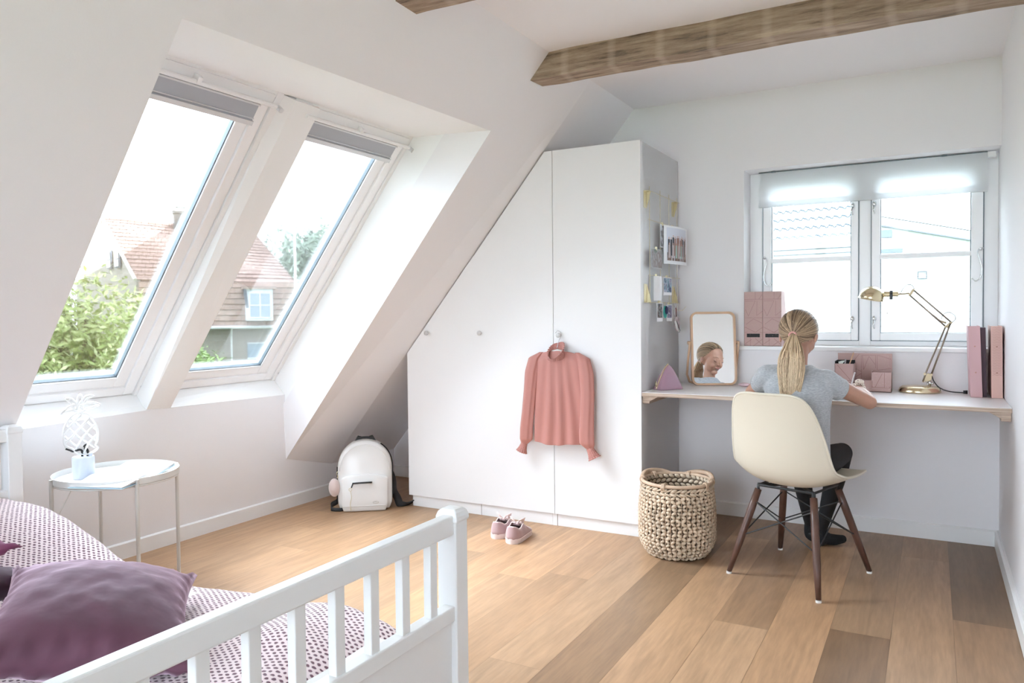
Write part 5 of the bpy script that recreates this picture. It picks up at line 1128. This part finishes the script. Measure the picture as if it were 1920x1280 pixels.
tops = {'bl': cp(-.125, -.115, .372), 'br': cp(.125, -.115, .372), 'fr': cp(.125, .120, .372), 'fl': cp(-.125, .120, .372)}
brace_pt = {}
for k, (fx, fy) in feet.items():
    F_, T_ = Vector((fx, fy, .008)), tops[k]
    b = B(); b.tube([F_, F_.lerp(T_, .35), F_.lerp(T_, .75), T_], [.0105, .0155, .0165, .0150], 16); lg = b.build('leg', WAL, ch, smooth=True)
    b = B(); b.cyl(F_-Vector((0, 0, .008)), F_+Vector((0, 0, .001)), .0115, seg=16); b.build('glide', GLIDE, lg)
    brace_pt[k] = (F_.lerp(T_, .86), F_.lerp(T_, .44))
    b = B(); b.tube([T_-Vector((0, 0, .012)), T_+Vector((0, 0, .020)), T_.lerp(cp(0, 0, .395), .35)+Vector((0, 0, .01))], .0085, 8); b.build('bracket', BLACKP, lg, smooth=True)
b = B()
for a, c in (('bl', 'br'), ('br', 'fr'), ('fr', 'fl'), ('fl', 'bl')):
    b.tube([brace_pt[a][0], brace_pt[c][1]], .0030, 8); b.tube([brace_pt[c][0], brace_pt[a][1]], .0030, 8)
b.build('cross_brace', BLACKP, ch)
b = B(); b.tube([tops['bl']+Vector((0, 0, .018)), tops['br']+Vector((0, 0, .020)), tops['fr']+Vector((0, 0, .020)), tops['fl']+Vector((0, 0, .020))], .006, 8, closed=True)
b.tube([tops['bl']+Vector((0, 0, .018)), tops['fr']+Vector((0, 0, .020))], .006, 8); b.tube([tops['br']+Vector((0, 0, .020)), tops['fl']+Vector((0, 0, .020))], .006, 8); b.build('seat_mount', BLACKP, ch)

# ------------------------------------------------------------------ notebook and pen under her hands
nbk = thing('notebook', (-.45, 3.83, .748), 'open white notebook on the desk in front of the girl', 'notebook')
b = B(); b.obox((-.45, 3.83, .7525), (Vector((.150, -.012, 0)), Vector((.008, .105, 0)), (0, 0, .004))); b.build('pages', PAGE, nbk, bevel=.002)
b = B(); b.obox((-.45, 3.83, .7482), (Vector((.153, -.012, 0)), Vector((.008, .108, 0)), (0, 0, .0005))); b.build('cover', mat('grey_cover', (.5, .52, .56), .5), nbk)

# ------------------------------------------------------------------ the girl
def organic(b, name, m_, parent, voxel=.004, smooth_it=4, fac=.5, keep=None):
    me = bpy.data.meshes.new('tmp'); me.from_pydata([tuple(p) for p in b.v], [], b.f); o = bpy.data.objects.new('tmp', me); COL.objects.link(o)
    bm = bmesh.new(); bm.from_mesh(me); bmesh.ops.recalc_face_normals(bm, faces=bm.faces); bm.to_mesh(me); bm.free()
    r = o.modifiers.new('r', 'REMESH'); r.mode = 'VOXEL'; r.voxel_size = voxel; s_ = o.modifiers.new('s', 'SMOOTH'); s_.factor = fac; s_.iterations = smooth_it
    dg = bpy.context.evaluated_depsgraph_get(); ev = o.evaluated_get(dg); nm = bpy.data.meshes.new_from_object(ev, depsgraph=dg)
    bpy.data.objects.remove(o); nm.name = name; base = wloc(parent); nm.transform(Matrix.Translation(-base)); nm.materials.clear(); nm.materials.append(m_)
    for p in nm.polygons: p.use_smooth = True
    q = bpy.data.objects.new(name, nm); COL.objects.link(q); q.parent = parent; return q
def limb(b, pts, rs, seg=18, sub_=5):
    P = crs([(*p, r_) for p, r_ in zip(pts, rs)], sub_); b.tube([p[:3] for p in P], [p[3] for p in P], seg)
    b.ell(P[0][:3], P[0][3], nu=14, nv=10); b.ell(P[-1][:3], P[-1][3], nu=14, nv=10)
def skinmat():
    m, t, b_ = newmat('girl_skin'); b_.inputs['Base Color'].default_value = (.50, .28, .20, 1); b_.inputs['Roughness'].default_value = .5
    b_.inputs['Subsurface Weight'].default_value = .15; b_.inputs['Subsurface Radius'].default_value = (.02, .008, .005); b_.inputs['Subsurface Scale'].default_value = .3; return m
SKIN = skinmat()
G = thing('girl', CC+Vector((0, 0, 0)), 'person with blonde ponytail in grey T-shirt and black leggings, seated writing at the desk', 'person')
b = B()
hipL, hipR = Vector((-.575, 3.47, .49)), Vector((-.435, 3.455, .49))
pel, wai, che, nkb, nkt = Vector((-.508, 3.455, .52)), Vector((-.507, 3.445, .64)), Vector((-.507, 3.45, .78)), Vector((-.510, 3.458, .895)), Vector((-.505, 3.488, .965))
fd = Vector((sin(radians(10)), cos(radians(10)), 0)); rd = Vector((fd.y, -fd.x, 0)); Z = Vector((0, 0, 1))
def torso(b, g):
    rings = []
    for z, cx, cy, wx, wy in ((.47, -.508, 3.465, .105, .085), (.54, -.508, 3.455, .118, .092), (.62, -.508, 3.448, .106, .078), (.70, -.508, 3.446, .108, .078), (.78, -.508, 3.448, .122, .082), (.845, -.510, 3.452, .136, .076), (.885, -.510, 3.458, .118, .060), (.915, -.508, 3.466, .060, .045)):
        rings.append([Vector((cx, cy, z))+rd*(wx+g)*cos(2*pi*i/28)+fd*(wy+g)*sin(2*pi*i/28) for i in range(28)])
    b.loft(rings)
torso(b, -.014)
limb(b, [nkb-Z*.03, nkb.lerp(nkt, .5), nkt+Z*.03], [.046, .038, .040])
shL, shR = Vector((-.632, 3.462, .868)), Vector((-.388, 3.440, .854))
elL, elR = Vector((-.735, 3.625, .778)), Vector((-.236, 3.618, .754))
wrL, wrR = Vector((-.610, 3.80, .785)), Vector((-.300, 3.825, .793))
limb(b, [Vector((-.56, 3.46, .872)), shL, shL.lerp(elL, .5), elL], [.04, .040, .034, .0285]); limb(b, [elL, elL.lerp(wrL, .35), wrL], [.0285, .029, .019])
limb(b, [Vector((-.46, 3.46, .872)), shR, shR.lerp(elR, .5), elR], [.04, .040, .035, .030]); limb(b, [elR, elR.lerp(wrR, .35), wrR], [.030, .031, .0195])
def hand(b, wr, dirv, side, curl):
    d = Vector(dirv).normalized(); up_ = Z; s_ = d.cross(up_).normalized()*side   # s_ points to the thumb side
    pc = wr+d*.038-Z*.004; b.ell(pc, .032, .026, .0125, (d, s_, Z), 14, 10); b.ell(wr+d*.012, .020, .019, .014, (d, s_, Z), 12, 8)
    for k, (off, ln_, rr0) in enumerate(((.021, .050, .0066), (.0075, .056, .0068), (-.0065, .052, .0065), (-.020, .042, .0058))):
        p0 = wr+d*.060+s_*off-Z*.002; p1 = p0+d*ln_*.42+s_*off*.18+Z*.004; p2 = p1+d*ln_*.32-Z*ln_*.22*curl; p3 = p2+d*ln_*.20-Z*ln_*.26*curl
        b.tube([p0-d*.012, p0, p1, p2, p3], [rr0*1.05, rr0*1.05, rr0, rr0*.9, rr0*.75], 8); b.ell(p3, rr0*.78, nu=8, nv=6)
    t0 = wr+d*.022+s_*.018; t1 = t0+d*.018+s_*.018-Z*.003; t2 = t1+d*.022+s_*.004-Z*.006; b.tube([t0-s_*.006, t0, t1, t2], [.009, .0088, .0078, .0062], 8); b.ell(t2, .0064, nu=8, nv=6)
hand(b, wrL+Z*-.008, (.62, .72, -.05), 1, .5); hand(b, wrR+Z*-.006, (-.50, .84, -.05), -1, .8)
# head
HCt = Vector((-.508, 3.502, 1.050)); ya_, pa_ = radians(8), radians(22)
hf = Vector((sin(ya_)*cos(pa_), cos(ya_)*cos(pa_), -sin(pa_))); hr = Vector((cos(ya_), -sin(ya_), 0)); hu = hr.cross(hf)
def hd(x, y, z): return HCt+hr*x+hf*y+hu*z
HX = (hr, hf, hu)
b.ell(hd(0, -.014, .020), .0735, .090, .078, HX, 28, 20)
b.ell(hd(0, .034, -.008), .0625, .0500, .0700, HX, 28, 20)
b.ell(hd(0, .028, -.044), .0530, .0480, .0450, HX, 22, 16)
b.ell(hd(0, .0575, -.080), .0215, .0190, .0180, HX, 16, 12)
for s_ in (-1, 1):
    b.ell(hd(s_*.032, .052, -.032), .0235, .0235, .0260, HX, 16, 12)
    b.ell(hd(s_*.074, -.008, -.016), .0060, .0135, .0215, (hr, (hf+hu*-.25).normalized(), hu), 14, 12); b.ell(hd(s_*.073, -.011, -.031), .006, .0085, .0095, HX, 10, 8)
b.tube([hd(0, .0815, .010), hd(0, .0845, -.004), hd(0, .0910, -.017), hd(0, .0945, -.0235)], [.0050, .0055, .0066, .0074], 12); b.ell(hd(0, .0935, -.0250), .0080, .0080, .0068, HX, 14, 10)
for s_ in (-1, 1): b.ell(hd(s_*.0078, .0870, -.0280), .0054, .0062, .0048, HX, 10, 8)
b.ell(hd(0, .0735, -.0490), .0200, .0098, .0125, HX, 16, 12)
skin = organic(b, 'body', SKIN, G, .0032, 3, .5)
# face details
LIP = mat('lip_pink', (.50, .22, .19), .4); LASH = mat('lash_brown', (.07, .04, .03), .7); BROW = mat('brow_brown', (.34, .22, .15), .8); EYEW = mat('eye_white', (.75, .73, .72), .2)
b = B(); b.tube([hd(-.0205, .0755, -.0455), hd(-.013, .0800, -.0475), hd(-.005, .0832, -.0478), hd(0, .0833, -.0488), hd(.005, .0832, -.0478), hd(.013, .0800, -.0475), hd(.0205, .0755, -.0455)], [.0007, .0018, .0026, .0023, .0026, .0018, .0007], 8); b.tube([hd(-.0190, .0760, -.0468), hd(-.010, .0812, -.0520), hd(0, .0828, -.0535), hd(.010, .0812, -.0520), hd(.0190, .0760, -.0468)], [.0007, .0024, .0030, .0024, .0007], 8); b.build('lips', LIP, G, smooth=True)
for s_ in (-1, 1):
    b = B(); b.ell(hd(s_*.031, .0675, .000), .0130, .0100, .0090, HX, 16, 12); lid = b.build('eyelid', SKIN, G, smooth=True)
    b = B(); b.tube([hd(s_*.018, .0765, -.0055), hd(s_*.025, .0805, -.0085), hd(s_*.033, .0800, -.0088), hd(s_*.041, .0745, -.0060), hd(s_*.046, .0720, -.0065)], [.0006, .0013, .0016, .0014, .0005], 6); b.build('eyelash', LASH, lid, smooth=True)
    b = B(); b.tube([hd(s_*.014, .0815, .0175), hd(s_*.020, .0818, .0200), hd(s_*.028, .0795, .0222), hd(s_*.036, .0750, .0226), hd(s_*.043, .0690, .0212), hd(s_*.050, .0615, .0170)], [.0008, .0016, .0018, .0016, .0012, .0005], 6, squash=.6); b.build('eyebrow', BROW, G, smooth=True)
    b = B(); b.ell(hd(s_*.0785, -.003, -.010), .0022, .0075, .0115, (hr, (hf+hu*-.25).normalized(), hu), 10, 8); b.build('inner_ear', mat('ear_shadow_pink', (.42, .22, .18), .6), G, smooth=True)
# hair
def hairmat(name, c0, c1, sc=1):
    m, t, b_ = newmat(name); L = t.links; at = N(t, 'ShaderNodeVertexColor', layer_name='strand'); b_.inputs['Roughness'].default_value = .42; b_.inputs['Specular IOR Level'].default_value = .4
    mx = N(t, 'ShaderNodeMix', data_type='RGBA'); sp2 = N(t, 'ShaderNodeSeparateColor'); L.new(at.outputs['Color'], sp2.inputs[0]); L.new(sp2.outputs[0], mx.inputs[0]); mx.inputs[6].default_value = (*c0, 1); mx.inputs[7].default_value = (*c1, 1); L.new(mx.outputs[2], b_.inputs['Base Color']); return m
HAIR = hairmat('dark_blonde_hair', (.11, .065, .04), (.58, .42, .27)); HAIRP = hairmat('light_blonde_hair', (.20, .12, .065), (.85, .66, .44))
HCAP = mat('hair_under', (.20, .125, .07), .6)
tie = hd(.004, -.096, -.040)
tied = Vector((tie.x, tie.y, tie.z))
cc0 = hd(0, -.014, .020); RX, RY, RZ = .0765, .0935, .082
rnh = random.Random(11)
b = B()
cap_v = []; n_u, n_v = 40, 26
# scalp cap: everything behind the hairline
def onskull(dv, k=1.0):
    l = sqrt((dv.dot(hr)/RX)**2+(dv.dot(hf)/RY)**2+(dv.dot(hu)/RZ)**2); return cc0+dv/l*k
def hairline(th):
    """angle from the back axis; th 0 = right, pi/2 = up, pi = left, 3pi/2 = nape"""
    s_, c_ = sin(th), abs(cos(th))
    if s_ >= 0: return radians(134*s_**.8+(1-s_**.8)*114)
    return radians(110-(-s_)**1.1*(110-66))
cx_ = -hf
rings = []
for j in range(n_v+1):
    r = []
    for i in range(n_u):
        th = 2*pi*i/n_u; al = hairline(th)*j/n_v; dv = cx_*cos(al)+(hr*cos(th)+hu*sin(th))*sin(al); r.append(onskull(dv, .995-.02*(j/n_v)**6))
    rings.append(r)
b.loft(rings, cap=True); cap_ = b.build('hair_cap', HCAP, G, smooth=True)
def strands(name, paths, m_, parent, seg=5):
    b = B(); cols = []
    for pts, rs, c in paths:
        n0 = len(b.f); b.tube(pts, rs, seg); cols += [c]*(len(b.f)-n0)
    o = b.build(name, m_, parent, smooth=True, clean=False); ca = o.data.color_attributes.new('strand', 'FLOAT_COLOR', 'CORNER')
    for p in o.data.polygons:
        c = cols[p.index]
        for li in p.loop_indices: ca.data[li].color = (c, c, c, 1)
    return o
td = (tied-cc0)
paths = []
for k in range(900):
    th = rnh.uniform(0, 2*pi); al = hairline(th)*rnh.uniform(.92, 1.035) if rnh.random() < .7 else hairline(th)*rnh.uniform(.35, .95)
    d0 = (cx_*cos(al)+(hr*cos(th)+hu*sin(th))*sin(al)); d1 = td.normalized(); pts = []; n = 14; lift = rnh.uniform(.998, 1.035)
    for i in range(n+1):
        f = i/n; dv = (d0*(1-f)+d1*f)+(hr*cos(th)+hu*sin(th))*.45*sin(pi*f)*max(0, min(1, (al-.9))); 
        if dv.length < .12: dv = dv+hu*.2
        dv.normalize(); pts.append(onskull(dv, (.985 if i == 0 else lift)*(1+.010*sin(pi*f))+.05*(f**5)))
    pts[-1] = tied+(pts[-1]-tied)*.25
    paths.append((pts, [.0010]+[rnh.uniform(.0010, .0018)]*(n-1)+[.0014], min(1, max(0, rnh.gauss(.42, .36)))))
strands('hair', paths, HAIR, cap_)
# a few loose wisps
paths = []
for k in range(26):
    th = rnh.uniform(.1, pi-.1); al = hairline(th)*rnh.uniform(.5, 1); d0 = (cx_*cos(al)+(hr*cos(th)+hu*sin(th))*sin(al)); p = onskull(d0, 1.01); q = onskull((d0+Vector((rnh.uniform(-.3, .3), rnh.uniform(-.3, .3), rnh.uniform(-.2, .3)))).normalized(), 1.07)
    paths.append(([p, (p+q)/2+hu*.004, q], [.0005, .0004, .0002], .9))
strands('loose_wisps', paths, HAIR, cap_, 4)
# ponytail
paths = []
for k in range(330):
    a_ = rnh.uniform(0, 2*pi); rr0 = sqrt(rnh.random()); sx, sy = rr0*cos(a_), rr0*sin(a_); n = 12; pts = []; ph = rnh.uniform(0, 6); L_ = rnh.uniform(.215, .285)
    for i in range(n+1):
        f = i/n; w_ = .010+.054*sin(min(1, f*1.6)*pi/2)-.030*f*f; dep = .010+.014*sin(f*pi)
        y_ = -.030*sin(min(1, f*3)*pi/2)+.018*f
        x = tied.x+.004-.008*f+sx*w_+.0035*sin(f*5+ph)*f+.006*sin(f*4+round(ph)*1.7)*f; y = tied.y+y_+sy*dep*.9; z = tied.z+.006-L_*f*(1)+.004*sin(pi*min(1, f*4))
        y = min(y, 3.352+.03*(1-min(1, f*2.5))) if f > .25 else y
        pts.append(Vector((x, y, z)))
    paths.append((pts, [.0018]+[rnh.uniform(.0012, .0020)]*(n-2)+[.0018, .0005], min(1, max(0, rnh.gauss(.52, .38)))))
pt_ = strands('ponytail', paths, HAIRP, G)
b = B(); rings = []
for i in range(15):
    f = i/14*.74; w_ = (.010+.054*sin(min(1, f*1.6)*pi/2)-.030*f*f)*.74; dep = (.010+.014*sin(f*pi))*.5
    y_ = tied.y-.030*sin(min(1, f*3)*pi/2)+.018*f; y_ = min(y_, 3.352+.03*(1-min(1, f*2.5))) if f > .25 else y_
    rings.append([Vector((tied.x+.004-.008*f+w_*cos(2*pi*j/20), y_+.014+dep*sin(2*pi*j/20), tied.z+.006-.25*f)) for j in range(20)])
b.loft(rings); b.build('ponytail_core', mat('blonde_core', (.34, .235, .14), .6, var=.3, vscale=60, stretch=(3, 3, .3)), pt_, smooth=True)
b = B(); b.tube([tied+hr*.0135*cos(a_)+hu*.0135*sin(a_)-hf*.004 for a_ in [i*pi/8 for i in range(16)]], .0042, 8, closed=True); b.build('hair_tie', mat('pink_hair_tie', (.72, .38, .34), .6), G, smooth=True)
# T-shirt
m, t, b_ = newmat('heather_grey_jersey'); L = t.links; tc = N(t, 'ShaderNodeTexCoord'); mp = N(t, 'ShaderNodeMapping'); mp.inputs['Scale'].default_value = (1, 1, 4); L.new(tc.outputs['Object'], mp.inputs[0]); n1 = N(t, 'ShaderNodeTexNoise', Scale=90.0, Detail=4.0); L.new(mp.outputs[0], n1.inputs['Vector'])
r_ = N(t, 'ShaderNodeValToRGB'); r_.color_ramp.elements[0].position = .35; r_.color_ramp.elements[0].color = (.32, .335, .355, 1); r_.color_ramp.elements[1].position = .65; r_.color_ramp.elements[1].color = (.46, .475, .495, 1); L.new(n1.outputs[0], r_.inputs[0]); L.new(r_.outputs[0], b_.inputs['Base Color']); b_.inputs['Roughness'].default_value = .85; b_.inputs['Sheen Weight'].default_value = .3
n3 = N(t, 'ShaderNodeTexNoise', Scale=14.0, Detail=2.0); mp3 = N(t, 'ShaderNodeMapping'); mp3.inputs['Scale'].default_value = (1.6, 1.6, .8); L.new(tc.outputs['Object'], mp3.inputs[0]); L.new(mp3.outputs[0], n3.inputs['Vector']); bpn = N(t, 'ShaderNodeBump', Strength=.5, Distance=.012); L.new(n3.outputs[0], bpn.inputs['Height']); L.new(bpn.outputs[0], b_.inputs['Normal']); JER = m
b = B(); rings = []
for z, cx, cy, wx, wy in ((.500, -.508, 3.452, .138, .108), (.56, -.508, 3.446, .136, .104), (.64, -.506, 3.440, .132, .096), (.72, -.505, 3.438, .132, .094), (.78, -.506, 3.442, .140, .096), (.84, -.508, 3.449, .146, .090), (.880, -.510, 3.456, .130, .074), (.905, -.509, 3.462, .088, .058), (.920, -.508, 3.468, .058, .048)):
    rings.append([Vector((cx, cy, z))+rd*wx*(1+.018*sin(5*2*pi*i/36+z*9))*cos(2*pi*i/36)+fd*wy*(1+.03*sin(7*2*pi*i/36+z*14))*sin(2*pi*i/36) for i in range(36)])
b.loft(rings)
for s_, sh, el in ((-1, shL, elL), (1, shR, elR)):
    d_ = (el-sh).normalized(); st = sh+Vector((-s_*.05, 0, .006)); e_ = sh+d_*(.078 if s_ > 0 else .085)
    P = crs([(*st, .046), (*(sh+Z*.002), .048), (*(sh+d_*.045-Z*.006), .049), (*(e_-Z*.009), .049)], 6); b.tube([p[:3] for p in P], [p[3]*(1+.03*sin(i*1.3)) for i, p in enumerate(P)], 24)
organic(b, 'tshirt', JER, G, .0042, 5, .5)
for s_, sh, el in ((-1, shL, elL), (1, shR, elR)):
    d_ = (el-sh).normalized(); e_ = sh+d_*(.078 if s_ > 0 else .085)-Z*.008; u_ = d_.orthogonal().normalized(); v_ = d_.cross(u_)
    b = B(); b.tube([e_-d_*.004+u_*.0475*cos(a_)+v_*.0475*sin(a_) for a_ in [i*pi/16 for i in range(32)]], .0024, 6, closed=True); b.build('sleeve_hem', JER, G, smooth=True)
# leggings and socks
b = B(); kL, kR = Vector((-.570, 3.842, .490)), Vector((-.365, 3.822, .490)); aL, aR = Vector((-.530, 4.02, .085)), Vector((-.470, 3.975, .085))
b.ell((-.508, 3.462, .500), .120, .098, .062, (rd, fd, Z), 24, 16)
limb(b, [hipL, hipL.lerp(kL, .5), kL], [.066, .062, .047]); limb(b, [hipR, hipR.lerp(kR, .5), kR], [.066, .062, .047])
limb(b, [kL, kL.lerp(aL, .3), kL.lerp(aL, .7), aL], [.046, .047, .036, .026]); limb(b, [kR, kR.lerp(aR, .3), kR.lerp(aR, .7), aR], [.046, .047, .036, .026])
LEG = mat('black_leggings', (.012, .012, .014), .75, bump=.2, bscale=400)
organic(b, 'leggings', LEG, G, .005, 4)
b = B()
limb(b, [aL+Z*.01, aL-Z*.045, aL+Vector((.02, -.02, -.055))], [.027, .028, .026]); limb(b, [aL-Z*.05, aL+Vector((.045, .035, -.060)), aL+Vector((.075, .06, -.064))], [.027, .025, .018])
limb(b, [aR+Z*.01, aR-Z*.045, aR+Vector((.0, -.02, -.055))], [.027, .028, .027]); limb(b, [aR-Z*.048, aR+Vector((.05, .018, -.055)), aR+Vector((.090, .030, -.050))], [.028, .027, .020])
for k in range(5):
    q = aR+Vector((.098, .030, -.048))+Vector((-.3, .95, 0)).normalized()*(.018-.010*k); b.ell(q, .012-.0012*k, nu=8, nv=6)
organic(b, 'socks', mat('black_socks', (.010, .010, .011), .95, bump=.5, bscale=300), G, .004, 3)
# scrunchie on the right wrist
wv = (wrR-elR).normalized(); u_ = wv.orthogonal().normalized(); v_ = wv.cross(u_); wc = wrR-wv*.012
b = B(); b.tube([wc+u_*.025*cos(a_)*(1+.05*sin(9*a_))+v_*.025*sin(a_)+wv*.004*sin(7*a_) for a_ in [i*pi/24 for i in range(48)]], [.0085+.0022*sin(i*2.3) for i in range(48)], 10, closed=True)
b.ell(wc+Z*.034+Vector((.006, 0, 0)), .020, .014, .013, nu=12, nv=8)
m, t, b_ = newmat('dotted_scrunchie'); L = t.links; vo = N(t, 'ShaderNodeTexVoronoi', Scale=130.0); tc = N(t, 'ShaderNodeTexCoord'); L.new(tc.outputs['Object'], vo.inputs['Vector']); vo.inputs['Randomness'].default_value = .6
r_ = N(t, 'ShaderNodeValToRGB'); r_.color_ramp.interpolation = 'CONSTANT'; r_.color_ramp.elements[0].color = (.15, .03, .05, 1); r_.color_ramp.elements[1].position = .30; r_.color_ramp.elements[1].color = (.82, .72, .62, 1); L.new(vo.outputs['Distance'], r_.inputs[0]); L.new(r_.outputs[0], b_.inputs['Base Color'])
b.build('scrunchie', m, G, smooth=True)
b = B(); p_ = wrR+Vector((-.035, .075, -.005)); b.tube([p_, p_+Vector((.02, -.03, .075))], .0034, 8); b.cyl(p_+Vector((-.003, .0045, -.011)), p_, .0006, .0034, 8); b.build('pen', mat('white_pen', (.75, .74, .76), .3), label='slim white pen held in the girl\'s right hand over the notebook', cat='pen')
